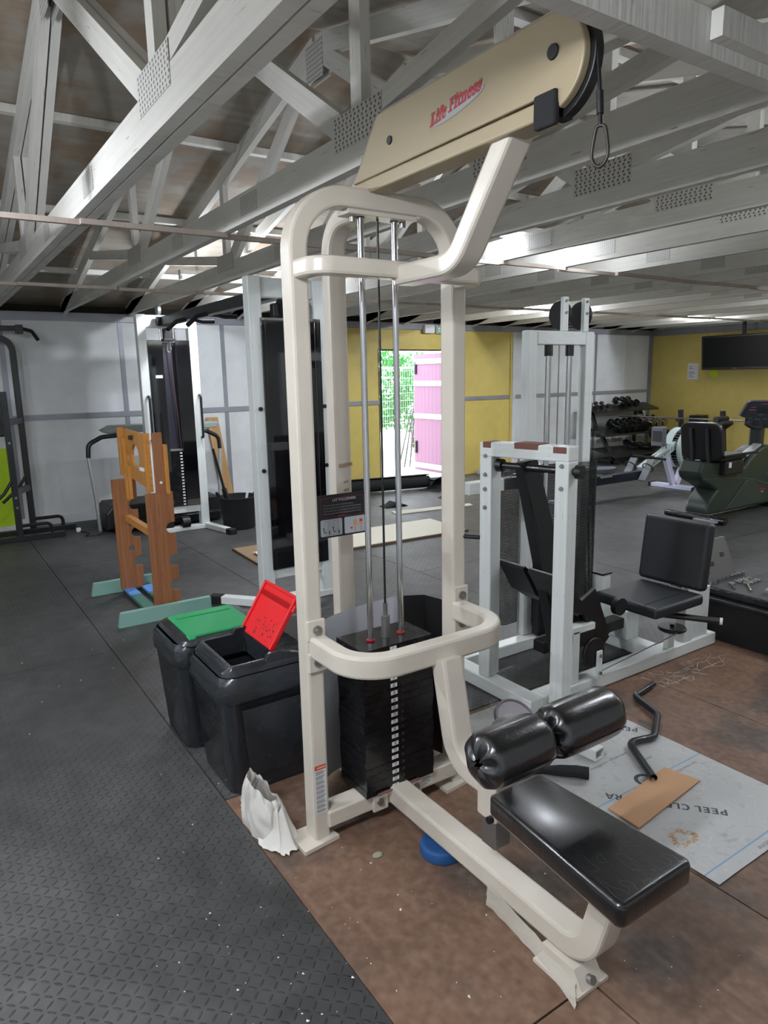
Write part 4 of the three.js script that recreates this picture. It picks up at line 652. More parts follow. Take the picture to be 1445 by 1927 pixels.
{ // crumpled woven sack against the machine's foot
  const bag = () => { const n = 96, rows = 26, pos = [], uv = [], idx = [], rid = (x) => 1 - Math.abs(((x % 2) + 2) % 2 - 1) * 2;
    for (let i = 0; i <= rows; i++) for (let j = 0; j < n; j++) {
      const th = j / n * 2 * Math.PI, out = i <= 16, v = out ? i / 16 : 1 - (i - 16) / 10, c = Math.cos(th), q = Math.sin(th), nz = fbm(c * 1.3 + 4, q * 1.3, v * 1.6, 3), h = 0.155 + 0.055 * Math.cos(th - 3.6) + 0.05 * fbm(c * 1.5, q * 1.5, 8, 2);
      const crease = 0.075 * rid(th * 1.27 + nz * 2.6 + v * 0.7) + 0.04 * rid(th * 3.2 + nz * 5 - v * 2.1), pf2 = 0.98 + 0.16 * Math.sin(v * 2.7) - 0.3 * v * v, r = (out ? pf2 : (pf2 - 0.05) * (0.86 + 0.06 * v)) * (1 + crease + nz * 0.35);
      pos.push(c * r * 0.062, Math.max(0.002, v * h * (1 + 0.1 * nz) + (out ? 0 : 0.004)), q * r * 0.095); uv.push(th * 0.1, v * 0.3);
    }
    for (let i = 0; i < rows; i++) for (let j = 0; j < n; j++) { const a = i * n + j, b = i * n + (j + 1) % n; idx.push(a, a + n, b, b, a + n, b + n); }
    const g = new THREE.BufferGeometry(); g.setAttribute('position', new THREE.Float32BufferAttribute(pos, 3)); g.setAttribute('uv', new THREE.Float32BufferAttribute(uv, 2)); g.setIndex(idx); g.computeVertexNormals(); return toCreasedNormals(g, 0.6); };
  const t = thing('woven_sack', 'crumpled white woven plastic sack beside the pulldown machine post', 'sack', [0.862, 0, -2.1]);
  const b1 = new THREE.Mesh(bag(), M.sack); b1.name = 'sack_body'; b1.position.set(-0.01, 0, 0); t.add(b1);
  const p2 = [], u2 = [], i2 = [], N = 44, K = 10; for (let i = 0; i <= N; i++) for (let j = 0; j <= K; j++) { const a = -0.5 + i / N * 3.3, v = j / K, fr = j === K ? rr(-0.006, 0.01) : 0, fold = 0.5 + 0.5 * Math.sin(a * 7 + 2 * v), r = 0.035 + v * 0.075 + fr, y = Math.max(0.003, 0.1 * Math.pow(1 - v, 1.4) + 0.022 * fold * (1 - v * 0.6)); p2.push(0.86 - Math.cos(a) * r * 0.62 + 0.012 * fold, y, -2.04 + Math.sin(a) * r * 1.15); u2.push(a * 0.1, v * 0.1); }
  for (let i = 0; i < N; i++) for (let j = 0; j < K; j++) { const a = i * (K + 1) + j; i2.push(a, a + 1, a + K + 1, a + 1, a + K + 2, a + K + 1); }
  const g2 = new THREE.BufferGeometry(); g2.setAttribute('position', new THREE.Float32BufferAttribute(p2, 3)); g2.setAttribute('uv', new THREE.Float32BufferAttribute(u2, 2)); g2.setIndex(i2); g2.computeVertexNormals(); part(t, 'frayed_hem', g2, M.sack);
}
// ---------------------------------------------------------------- things lying on the floor
{
  const film = canvasTex(640, 1280, (c, w, h) => {
    const k = 640 / 0.65, P = (x, z) => [(x - 1.89) * k, (z + 2.3) * k]; c.fillStyle = '#b3b4b2'; c.fillRect(0, 0, w, h);
    for (let i = 0; i < 900; i++) { const a = 0.04 + rnd() * 0.07; c.fillStyle = rnd() < 0.5 ? `rgba(90,80,70,${a})` : `rgba(235,235,235,${a})`; c.beginPath(); c.ellipse(rnd() * w, rnd() * h, rr(2, 26), rr(1, 9), rnd() * 3, 0, 7); c.fill(); }
    c.strokeStyle = '#6f93b8'; c.lineWidth = 5; for (const z of [-1.05, -1.48, -1.92]) { c.beginPath(); c.moveTo(...P(1.89, z)); c.lineTo(...P(2.54, z)); c.stroke(); }
    const put = (s, x, z, a, px, st = 'bold') => { c.save(); c.translate(...P(x, z)); c.rotate(a); c.font = `${st} ${px}px sans-serif`; c.fillStyle = '#3a3f42'; c.textBaseline = 'middle'; c.fillText(s, 0, 0); c.restore(); };
    put('PEEL CLEAN XTRA', 2.255, -1.185, Math.atan2(-0.29, -0.24), 50); put('PEEL CLEAN XTRA', 2.5, -1.75, Math.atan2(-0.29, -0.24), 50);
    put('For more information', 2.47, -1.45, Math.PI, 20, ''); put('/lifetime', 2.24, -1.02, Math.PI, 22, ''); put('please visit', 2.36, -1.58, Math.PI, 16, ''); put('www.swedger.com/lifetime', 2.3, -1.66, Math.PI, 18, '');
    const [lx, lz] = P(2.19, -1.49); c.fillStyle = '#3a3f42'; c.beginPath(); c.arc(lx, lz, 40, 0, 7); c.fill(); c.fillStyle = '#b3b4b2'; c.beginPath(); c.arc(lx, lz, 25, 0, 7); c.fill(); c.fillStyle = '#3a3f42'; for (let i = 0; i < 7; i++) { c.beginPath(); c.moveTo(lx - 20 + i * 6, lz + 16); c.lineTo(lx - 16 + i * 6, lz - 18); c.lineTo(lx - 13 + i * 6, lz + 16); c.fill(); }
    const [rx, rz] = P(2.0, -1.2); for (let i = 0; i < 260; i++) { const a = rnd() * 7, r = 24 + rnd() * 18 + 6 * Math.sin(a * 3); c.fillStyle = `rgba(${150 + rnd() * 30},${100 + rnd() * 20},60,${0.15 + rnd() * 0.45})`; c.beginPath(); c.ellipse(rx + Math.cos(a) * r * 1.3, rz + Math.sin(a) * r, rr(1, 7), rr(1, 4), a, 0, 7); c.fill(); }
  });
  const g = new THREE.PlaneGeometry(0.65, 1.29, 20, 40).rotateX(-Math.PI / 2); { const p = g.attributes.position; for (let i = 0; i < p.count; i++) p.setY(i, 0.001 + 0.0035 * Math.max(0, fbm(p.getX(i) * 5, p.getZ(i) * 5, 2, 3) + 0.15)); g.computeVertexNormals(); }
  one('protective_film', 'grey printed protective film spread on the brown floor beside the seat', 'film', g, PH(0xffffff, { map: film, roughness: 0.42 }), [2.215, 0, -1.655]);
  one('cardboard_strip', 'plain brown cardboard strip lying on the printed film', 'cardboard', slab([[-0.205, -0.055], [0.195, -0.1], [0.225, 0.035], [-0.21, 0.08]], 'y', 0, 0.005), M.card, [2.125, 0.005, -1.4]);
  { const t = thing('curl_bar', 'black cranked curl bar attachment lying across the film edge', 'bar', [2.5, 0, -1.72]); const p = [V(2.93, 0.018, -1.985), V(2.74, 0.018, -1.955), V(2.66, 0.022, -1.77), V(2.47, 0.022, -1.655), V(2.345, 0.022, -1.69), V(2.2, 0.022, -1.465)]; part(t, 'bent_bar', rod(p, 0.0155, 0.05, 14), M.blackMetal); part(t, 'lug', bar(V(2.55, 0.02, -1.72), V(2.53, 0.03, -1.775), 0.03, 0.01), M.blackMetal); }
  one('rubber_disc', 'round blue rubber disc tucked under the bottom rail', 'disc', new THREE.LatheGeometry([[0.001, 0], [0.068, 0], [0.073, 0.004], [0.074, 0.034], [0.068, 0.04], [0.055, 0.04], [0.05, 0.034], [0.001, 0.034]].map(([a, b]) => new THREE.Vector2(a, b)), 40), M.bluePlate, [1.288, -0.003, -1.632]);
  one('black_sleeve', 'limp black fabric sleeve lying on the film behind the seat', 'fabric', [sweep([V(-0.12, 0.012, -0.14), V(-0.06, 0.02, -0.09), V(0.0, 0.026, -0.03), V(0.04, 0.03, 0.015), V(0.07, 0.028, 0.05)], V(0, 1, 0), rrect(0.03, 0.07, 0.0145, 3), 1.2, false, (u) => 0.5 + 0.55 * u + 0.1 * Math.sin(u * 17))], S(0x131314, { roughness: 0.9 }), [1.94, 0.004, -1.67]);
  { const t = thing('steel_tube_stub', 'white rectangular steel tube end lying on the film behind the rollers', 'tube', [2.12, 0, -1.76]), o = rrect(0.062, 0.05, 0.006).map(([a, b]) => new THREE.Vector2(a, b)), s = new THREE.Shape(o), h = new THREE.Path(rrect(0.05, 0.038, 0.003).map(([a, b]) => new THREE.Vector2(a, b)).reverse()); s.holes.push(h); const q = new THREE.ExtrudeGeometry(s, { depth: 0.26, bevelEnabled: false }); q.rotateY(0.1).translate(2.135, 0.029, -1.95); part(t, 'tube', q, M.white); part(t, 'inner_tube', rb(-0.023, 0.023, -0.017, 0.017, 0, 0.2, 0.002).rotateY(0.1).translate(2.135, 0.029, -1.94), M.darkPlastic); }
  one('steel_disc', 'round polished steel disc leaning behind the near thigh roller', 'disc', [cyl(V(0, 0, 0), V(0, 0.016, 0), 0.1, 0.1, 40), torus(V(0, 0.016, 0), 0.094, 0.006, V(0, 1, 0), 40)].map((g) => g.rotateX(0.62)), S(0x6f696d, { roughness: 0.45, metalness: 0.3 }), [2.03, 0.066, -2.05]);
  one('plastic_cup', 'tiny clear plastic cup standing at the mat edge', 'cup', new THREE.LatheGeometry([[0.001, 0], [0.018, 0], [0.022, 0.04], [0.0205, 0.04], [0.0165, 0.003], [0.001, 0.003]].map(([a, b]) => new THREE.Vector2(a, b)), 20), PH(0xffffff, { transmission: 1, thickness: 0, roughness: 0.15 }), [2.12, 0, -2.28]);
  one('putty_blob', 'small dried grey putty blob on the brown floor', 'blob', sph(V(0, 0.003, 0), 1, 0.02, 0.005, 0.014, 16), S(0x8b8878, { roughness: 0.9 }), [1.1, -0.003, -1.74]);
  const th = []; for (let i = 0; i < 16; i++) { const x = rr(2.95, 3.45), z = rr(-2.05, -1.93), p = [V(x, 0.004, z)]; for (let k = 1; k < 5; k++) p.push(V(x + k * rr(0.02, 0.07) - 0.06, rr(0.002, 0.012), z + rr(-0.05, 0.05))); th.push(wire(p, 0.0006, 14, 4)); }
  const sm = one('loose_threads', 'tangle of loose white threads on the floor beside the leg press rail', 'threads', th, S(0xd5cfc8, { roughness: 0.9 })); sm.userData.kind = 'stuff';
  const fl = []; for (let i = 0; i < 210; i++) { const near = rnd() < 0.6, x = near ? rr(0.3, 0.9) + (rnd() < 0.5 ? 0 : rr(0.0, 0.95)) : rr(0.2, 1.8), z = near ? rr(-1.85, -0.7) : rr(-4.3, -0.8), s = rr(0.001, 0.0034) * (near ? 0.9 : 1.5); fl.push(new THREE.TetrahedronGeometry(s).scale(1.6, 0.5, 1).rotateY(rnd() * 6).translate(x, 0.0015, z)); }
  const fs = one('paint_flakes', 'scattered white paint flakes and crumbs over the floor', 'debris', fl, M.paper); fs.userData.kind = 'stuff';
}
{ // socket set open on a black storage chest
  const t = thing('storage_chest', 'black storage chest under the open socket set', 'chest', [4.1, 0, -1.9]);
  part(t, 'body', loft([rect(3.78, 4.5, -2.24, -1.2, 0, 0.04), rect(3.75, 4.53, -2.27, -1.17, 0.235, 0.05)], true), M.foam); part(t, 'lid', rb(3.735, 4.545, 0.235, 0.262, -2.285, -1.155, 0.012), M.black);
  const c = thing('socket_set', 'open black socket set case full of chrome sockets on the chest', 'tool case', [4.0, 0.262, -2.05]);
  part(c, 'tray', rb(3.78, 4.18, 0.262, 0.305, -2.27, -1.86, 0.01), M.darkPlastic); part(c, 'tray_insert', rb(3.795, 4.165, 0.3, 0.309, -2.255, -1.875, 0.003), S(0x4c4b4a, { roughness: 0.8 }));
  part(c, 'lid', [rb(-0.19, 0.19, 0, 0.26, -0.02, 0, 0.008).rotateX(-0.42).translate(3.98, 0.3, -2.275)], S(0x62615d, { roughness: 0.7 }));
  part(c, 'lid_slot', [[-0.1, 0.07], [-0.03, 0.11], [0.1, 0.15]].map(([x, y]) => rb(x - 0.02, x + 0.02, y - 0.014, y + 0.014, -0.002, 0.002, 0.001).rotateX(-0.42).translate(3.98, 0.3, -2.275)), M.black);
  for (let i = 0; i < 9; i++) { const x = 3.81 + i * 0.042; part(c, 'socket', cyl(V(x, 0.309, -2.235), V(x, 0.335, -2.235), 0.012 + i * 0.0006, 0.012 + i * 0.0006, 10), M.chrome); }
  for (let i = 0; i < 4; i++) for (let j = 0; j < 2; j++) { const x = 3.98 + i * 0.04, z = -2.18 + j * 0.05; part(c, 'socket', cyl(V(x, 0.318, z), V(x, 0.318, z + 0.038), 0.011, 0.011, 10), M.chrome); }
  for (const [x0, z0, x1, z1] of [[3.83, -2.1, 3.9, -2.16], [3.86, -2.02, 4.02, -2.14]]) part(c, 'ratchet', [cyl(V(x0, 0.317, z0), V(x1, 0.317, z1), 0.009, 0.007, 10), cyl(V(x1, 0.309, z1), V(x1, 0.328, z1), 0.02, 0.02, 14)], M.chrome);
  for (const [x, z] of [[3.87, -1.94], [4.02, -1.93], [4.09, -1.96], [4.13, -2.02]]) part(c, 'large_socket', cyl(V(x, 0.326, z), V(x + 0.045, 0.326, z - 0.02), 0.016, 0.016, 12), M.chrome);
}
// ---------------------------------------------------------------- floor clutter towards the door
{
  const t = thing('laminate_sheet', 'long cream faced board lying flat on the rubber floor before the door', 'board', [3.4, 0, -5.75]);
  part(t, 'board', slab([[2.3, -6.06], [2.27, -5.4], [4.55, -5.3], [4.6, -6.0]], 'y', 0, 0.018), S(0x5f4630, { roughness: 0.7 })); part(t, 'cream_face', slab([[2.6, -6.04], [2.56, -5.42], [4.53, -5.32], [4.58, -5.99]], 'y', 0.018, 0.0195), S(0xc9c4b2, { roughness: 0.6 })); part(t, 'bare_face', slab([[2.31, -6.05], [2.28, -5.41], [2.555, -5.42], [2.595, -6.04]], 'y', 0.018, 0.019), S(0x8b7458, { roughness: 0.8 }));
  one('crumpled_paper', 'crumpled white paper scrap on the end of the cream board', 'paper', (() => { const g = new THREE.PlaneGeometry(0.3, 0.24, 12, 10).rotateX(-Math.PI / 2), p = g.attributes.position; for (let i = 0; i < p.count; i++) p.setY(i, 0.012 + 0.1 * Math.abs(fbm(p.getX(i) * 6, p.getZ(i) * 6, 3, 3))); g.computeVertexNormals(); return g; })(), M.paper, [2.52, 0.02, -5.62]);
  one('cream_offcut', 'thin cream board offcut lying behind the long board', 'board', slab([[-0.5, 0.1], [0.55, 0.22], [0.6, 0.1], [-0.45, -0.08]], 'y', 0, 0.012), S(0xc2bfae, { roughness: 0.7 }), [4.95, 0, -6.55]);
  const roll = thing('rubber_roll', 'dark rolled rubber matting lying inside the doorway', 'mat roll', [5.35, 0, -7.85]);
  const spiral = []; for (let i = 0; i <= 60; i++) { const a = i / 60 * 4.6 * Math.PI, r = 0.045 + 0.012 * a / Math.PI * 1.05; spiral.push([Math.cos(a) * r, Math.sin(a) * r]); } const outer = spiral.map(([a, b]) => new THREE.Vector2(a, b)), inner = spiral.map(([a, b]) => { const l = Math.hypot(a, b), k = (l - 0.007) / l; return new THREE.Vector2(a * k, b * k); }).reverse();
  const rg = new THREE.ExtrudeGeometry(new THREE.Shape([...outer, ...inner]), { depth: 1.35, bevelEnabled: false }); rg.rotateY(Math.PI / 2 - 0.2).translate(4.6, 0.105, -8.05); part(roll, 'roll', rg, M.foam);
  part(roll, 'loose_flap', sweep([V(5.75, 0.002, -7.55), V(5.9, 0.01, -7.62), V(6.02, 0.07, -7.67), V(6.0, 0.13, -7.7), V(5.88, 0.14, -7.72)].map((p) => p), V(0.2, 0, 1).normalize(), rrect(0.34, 0.006, 0.002), 1.2), M.foam);
  one('rubber_scrap', 'small curled black rubber scrap on the floor behind the guide rods', 'scrap', sweep([V(-0.16, 0.003, 0), V(-0.06, 0.02, 0), V(0, 0.055, 0), V(0.07, 0.02, 0), V(0.16, 0.003, 0.02)], V(0, 0, 1), rrect(0.18, 0.006, 0.002), 1.2), M.foam, [4.75, 0, -6.95]);
  one('rubber_scrap', 'torn black rubber flake lying near the bright doorway', 'scrap', sweep([V(-0.08, 0.002, 0), V(0, 0.03, 0), V(0.06, 0.002, 0)], V(0, 0, 1), rrect(0.1, 0.005, 0.002), 1.2), M.foam, [5.6, 0, -7.0]);
  one('wooden_block', 'low lilac painted block against the yellow wall right of the door', 'block', rb(-0.3, 0.3, 0, 0.07, -0.08, 0.08, 0.006), S(0xa79fb5, { roughness: 0.6 }), [7.7, 0, -8.35]);
  one('clay_pot', 'stack of small terracotta pots by the white wall post', 'pots', [new THREE.LatheGeometry([[0.001, 0], [0.08, 0], [0.11, 0.14], [0.125, 0.14], [0.125, 0.18], [0.1, 0.18]].map(([a, b]) => new THREE.Vector2(a, b)), 24), new THREE.LatheGeometry([[0.09, 0.18], [0.12, 0.18], [0.12, 0.22], [0.09, 0.22]].map(([a, b]) => new THREE.Vector2(a, b)), 24)], S(0x9c6a62, { roughness: 0.8 }), [8.15, 0.0, -8.1]);
  one('paper_sheet', 'folded white paper sheet on the floor by the terracotta pots', 'paper', [quad(V(0, 0.03, 0), V(0.35, 0.02, 0), V(0, 0.02, -0.3)), quad(V(0.15, 0.1, -0.08), V(0.2, 0.16, 0), V(0, 0.02, -0.25))], M.paper, [7.85, 0.0, -7.75]);
}
// ---------------------------------------------------------------- exit sign and notices
{
  const ex = thing('exit_sign', 'green running man exit sign above the doorway', 'sign', [6.78, 2.19, -8.47]);
  part(ex, 'housing', rb(6.6, 6.96, 2.19, 2.3, -8.47, -8.43, 0.005), M.paper);
  part(ex, 'pictogram', quad(V(6.78, 2.245, -8.429), V(0.34, 0, 0), V(0, 0.095, 0)), S(0xffffff, { roughness: 0.4, map: canvasTex(256, 80, (c, w, h) => { c.fillStyle = '#0f8a5a'; c.fillRect(0, 0, w, h); c.fillStyle = '#f2fff6'; c.fillRect(14, 14, 40, 56); c.fillStyle = '#0f8a5a'; c.beginPath(); c.arc(40, 24, 6, 0, 7); c.fill(); c.lineWidth = 7; c.strokeStyle = '#0f8a5a'; c.beginPath(); c.moveTo(38, 32); c.lineTo(34, 48); c.lineTo(24, 60); c.moveTo(34, 48); c.lineTo(46, 54); c.lineTo(46, 68); c.moveTo(24, 40); c.lineTo(38, 34); c.lineTo(50, 42); c.stroke(); c.strokeStyle = '#f2fff6'; c.lineWidth = 8; c.beginPath(); c.moveTo(90, 40); c.lineTo(170, 40); c.moveTo(145, 22); c.lineTo(172, 40); c.lineTo(145, 58); c.stroke(); }) }));
  one('junction_box', 'small white junction box beside the exit sign', 'box', rb(-0.09, 0.09, 0, 0.12, -0.03, 0.03, 0.006), M.paper, [6.46, 2.19, -8.44]);
  const tv = thing('television', 'black flat television hung from the roof on the yellow wall', 'television', [11.45, 1.85, -6.6]);
  const g = (q) => q.rotateZ(0.1).translate(11.48, 1.86, -6.6);
  part(tv, 'casing', g(rb(-0.03, 0.05, -0.285, 0.285, -0.6, 0.6, 0.012)), S(0x0c0c0d, { roughness: 0.3 })); part(tv, 'screen', g(rb(-0.0325, -0.029, -0.245, 0.255, -0.565, 0.565, 0.001)), PH(0x08090c, { roughness: 0.3, specularIntensity: 0.35 })); part(tv, 'bezel_logo', g(rb(-0.033, -0.029, -0.268, -0.262, -0.04, 0.04, 0.0005)), M.grey);
  part(tv, 'ceiling_pole', [cyl(V(11.6, 1.8, -6.55), V(11.6, 2.6, -6.55), 0.03), rb(11.52, 11.63, 1.75, 1.95, -6.65, -6.45, 0.01)], M.blackMetal);
  const nt = thing('wall_notice', 'white typed notice taped to the yellow wall', 'notice', [11.845, 1.55, -7.6]); part(nt, 'sheet', quad(V(11.846, 1.555, -7.59), V(0, 0, 0.21), V(0, 0.29, 0)), S(0xffffff, { roughness: 0.7, map: canvasTex(128, 180, (c, w, h) => { c.fillStyle = '#e6e6ea'; c.fillRect(0, 0, w, h); c.fillStyle = '#555'; for (const [y, l] of [[36, 40], [56, 54], [94, 60], [112, 76], [130, 48], [148, 64]]) c.fillRect(16, y, l, 6); }) }));
  const star = []; for (let i = 0; i < 24; i++) { const a = i / 24 * 2 * Math.PI, r = i & 1 ? 1 : 0.82; star.push([Math.cos(a) * 0.1 * r, Math.sin(a) * 0.07 * r]); }
  one('star_label', 'neon yellow starburst label under the television corner', 'label', slab(star, 'x', -0.002, 0), S(0xcfe815, { roughness: 0.6 }), [11.846, 1.51, -7.18]);
}
// ---------------------------------------------------------------- dumbbell rack and weights
{
  const t = thing('dumbbell_rack', 'black three tier dumbbell rack against the white wall', 'rack', [10.7, 0, -8.0]), B = M.blackMetal;
  const shelf = (y, z0, z1, x0, x1) => slab([[z0, y + 0.1], [z1, y], [z1 + 0.005, y - 0.03], [z1 - 0.01, y - 0.03], [z1 - 0.012, y - 0.012], [z0, y + 0.088]], 'x', x0, x1);
  part(t, 'shelf', shelf(0.9, -8.36, -8.05, 9.75, 11.55), B); part(t, 'shelf', shelf(0.5, -8.2, -7.85, 9.75, 11.6), B); part(t, 'shelf', shelf(0.16, -8.1, -7.62, 9.75, 11.62), B);
  for (const x of [9.95, 11.3]) { part(t, 'side_leg', [bar(V(x, 0, -7.75), V(x, 0.5, -8.05), 0.07, 0.05, V(1, 0, 0)), bar(V(x, 0.45, -8.1), V(x, 0.92, -8.3), 0.06, 0.05, V(1, 0, 0)), bx(x - 0.035, x + 0.035, 0, 0.06, -8.42, -7.65), bar(V(x, 0.03, -8.38), V(x, 0.9, -8.36), 0.05, 0.05, V(1, 0, 0))], B); }
  const db = (name, label, x, y, z, L, R, hex, m, tilt = -0.28, gp = 'dumbbells on the rack') => {
    const o = thing(name, label, 'dumbbell', [x, y, z], gp); const seg = hex ? 6 : 22, put = (nm, g, mt) => { const q = new THREE.Mesh(g.rotateX(-tilt), mt); q.name = nm; o.add(q); };
    put('handle', cyl(V(0, 0, -L / 2), V(0, 0, L / 2), 0.016, 0.016, 12), M.chrome);
    for (const s of [-1, 1]) put('head', join([cyl(V(0, 0, s * L * 0.28), V(0, 0, s * L * 0.5), R, R * 0.94, seg), cyl(V(0, 0, s * L * 0.24), V(0, 0, s * L * 0.28), R * 0.8, R, seg)]), m);
  };
  const pl = M.plateIron;
  [[10.62, 'left of the pair on the top shelf'], [10.79, 'middle of the three on the top shelf'], [10.95, 'right of the three on the top shelf']].forEach(([x, s], i) => db('dumbbell', 'black dumbbell with chrome handle, ' + s.replace('left of the pair', 'left of the three'), x, 1.035, -8.2, 0.26, 0.072, true, pl));
  [[9.9, 'outermost'], [10.05, 'second'], [10.2, 'third']].forEach(([x, s]) => db('small_dumbbell', `small dumbbell with reddish grip, ${s} from the left end of the top shelf`, x, 1.0, -8.2, 0.2, 0.045, true, S(0x2a1a18, { roughness: 0.6 })));
  [10.28, 10.46, 10.64, 10.8, 10.95].forEach((x, i) => db('dumbbell', `black hex dumbbell on the middle shelf, ${['first', 'second', 'third', 'fourth', 'fifth'][i]} from the left`, x, 0.635, -8.0, 0.32, 0.085, true, pl));
  [11.12, 11.3, 11.48].forEach((x, i) => db('chrome_dumbbell', `chrome dumbbell on the middle shelf, ${['left', 'middle', 'right'][i]} one of three`, x, 0.675, -7.98, 0.3, 0.07, false, M.chrome));
  [[11.3, 'left'], [11.55, 'right']].forEach(([x, s]) => db('large_dumbbell', `heavy black dumbbell at the bottom shelf end, ${s} of two`, x, 0.37, -7.74, 0.34, 0.095, true, pl));
  one('weight_plate', 'black weight plate lying on the bottom rack shelf', 'weight plate', [cyl(V(0, 0, 0), V(0, 0.03, 0), 0.16, 0.16, 32), torus(V(0, 0.03, 0), 0.15, 0.012, V(0, 1, 0)), cyl(V(0, 0.02, 0), V(0, 0.042, 0), 0.045, 0.045, 20)].map((g) => g.rotateX(0.2)), pl, [10.9, 0.235, -7.85]);
  one('weight_plate', 'dark weight plate leaning at the right end of the bottom shelf', 'weight plate', [cyl(V(0, 0, 0), V(0, 0.03, 0), 0.14, 0.14, 32), torus(V(0, 0.03, 0), 0.13, 0.012, V(0, 1, 0))].map((g) => g.rotateX(0.5)), pl, [10.5, 0.285, -7.86]);
}
// ---------------------------------------------------------------- bench press with barbell in the far corner
{
  const t = thing('weight_bench', 'black incline weight bench with rack uprights before the yellow wall', 'bench', [10.9, 0, -6.7]), B = M.blackMetal;
  for (const z of [-7.1, -6.35]) { part(t, 'rack_upright', bar(V(10.95, 0.0, z), V(10.8, 0.92, z), 0.07, 0.06, V(0, 0, 1), 0.006), S(0x2c2a38, { roughness: 0.4 })); part(t, 'bar_hook', [rb(10.73, 10.83, 0.72, 0.763, z - 0.04, z + 0.04, 0.006)], B); part(t, 'floor_foot', rb(10.5, 11.3, 0, 0.06, z - 0.035, z + 0.035, 0.005), B); }
  part(t, 'cross_bar', rb(10.92, 10.98, 0.2, 0.26, -7.1, -6.35, 0.005), B);
  part(t, 'incline_pad', bar(V(10.3, 0.3, -6.62), V(10.35, 0.78, -5.98), 0.3, 0.07, V(1, 0, 0), 0.02), M.vinylMatt); part(t, 'seat_pad', rb(10.15, 10.5, 0.28, 0.35, -6.95, -6.6, 0.02), M.vinylMatt);
  part(t, 'pad_frame', [bar(V(10.33, 0.0, -6.2), V(10.33, 0.5, -6.2), 0.06, 0.06), bar(V(10.33, 0.05, -6.95), V(10.33, 0.05, -6.1), 0.06, 0.06, V(1, 0, 0))], B);
  part(t, 'head_roll', cyl(V(10.2, 0.82, -6.1), V(10.5, 0.82, -6.1), 0.045), M.vinylMatt);
  const b = thing('barbell', 'long steel barbell resting across the bench rack', 'barbell', [10.82, 0.78, -6.9]);
  part(b, 'shaft', cyl(V(10.755, 0.778, -7.95), V(10.755, 0.778, -5.55), 0.014), M.steel); part(b, 'sleeve', cyl(V(10.755, 0.778, -8.3), V(10.755, 0.778, -7.85), 0.025), M.steel); part(b, 'collar', cyl(V(10.755, 0.778, -7.87), V(10.755, 0.778, -7.83), 0.045), M.steel);
  one('weight_plate', 'cream rimmed weight plate standing on edge under the incline bench', 'weight plate', [cyl(V(0, 0.17, 0), V(0.04, 0.17, 0), 0.17, 0.17, 32), torus(V(0.02, 0.17, 0), 0.16, 0.018, V(1, 0, 0)), cyl(V(-0.12, 0.17, 0), V(0.12, 0.17, 0), 0.02)], S(0x6f6a52, { roughness: 0.5 }), [9.95, 0, -6.05]);
  const sp = thing('loudspeaker', 'small black loudspeaker on a stand in the far corner', 'speaker', [11.66, 0, -7.3]); part(sp, 'cabinet', rb(11.55, 11.8, 0.42, 0.78, -7.42, -7.2, 0.01), M.black); part(sp, 'stand', [cyl(V(11.67, 0.0, -7.3), V(11.67, 0.42, -7.3), 0.025), rb(11.53, 11.81, 0, 0.03, -7.44, -7.18, 0.005)], M.black);
}
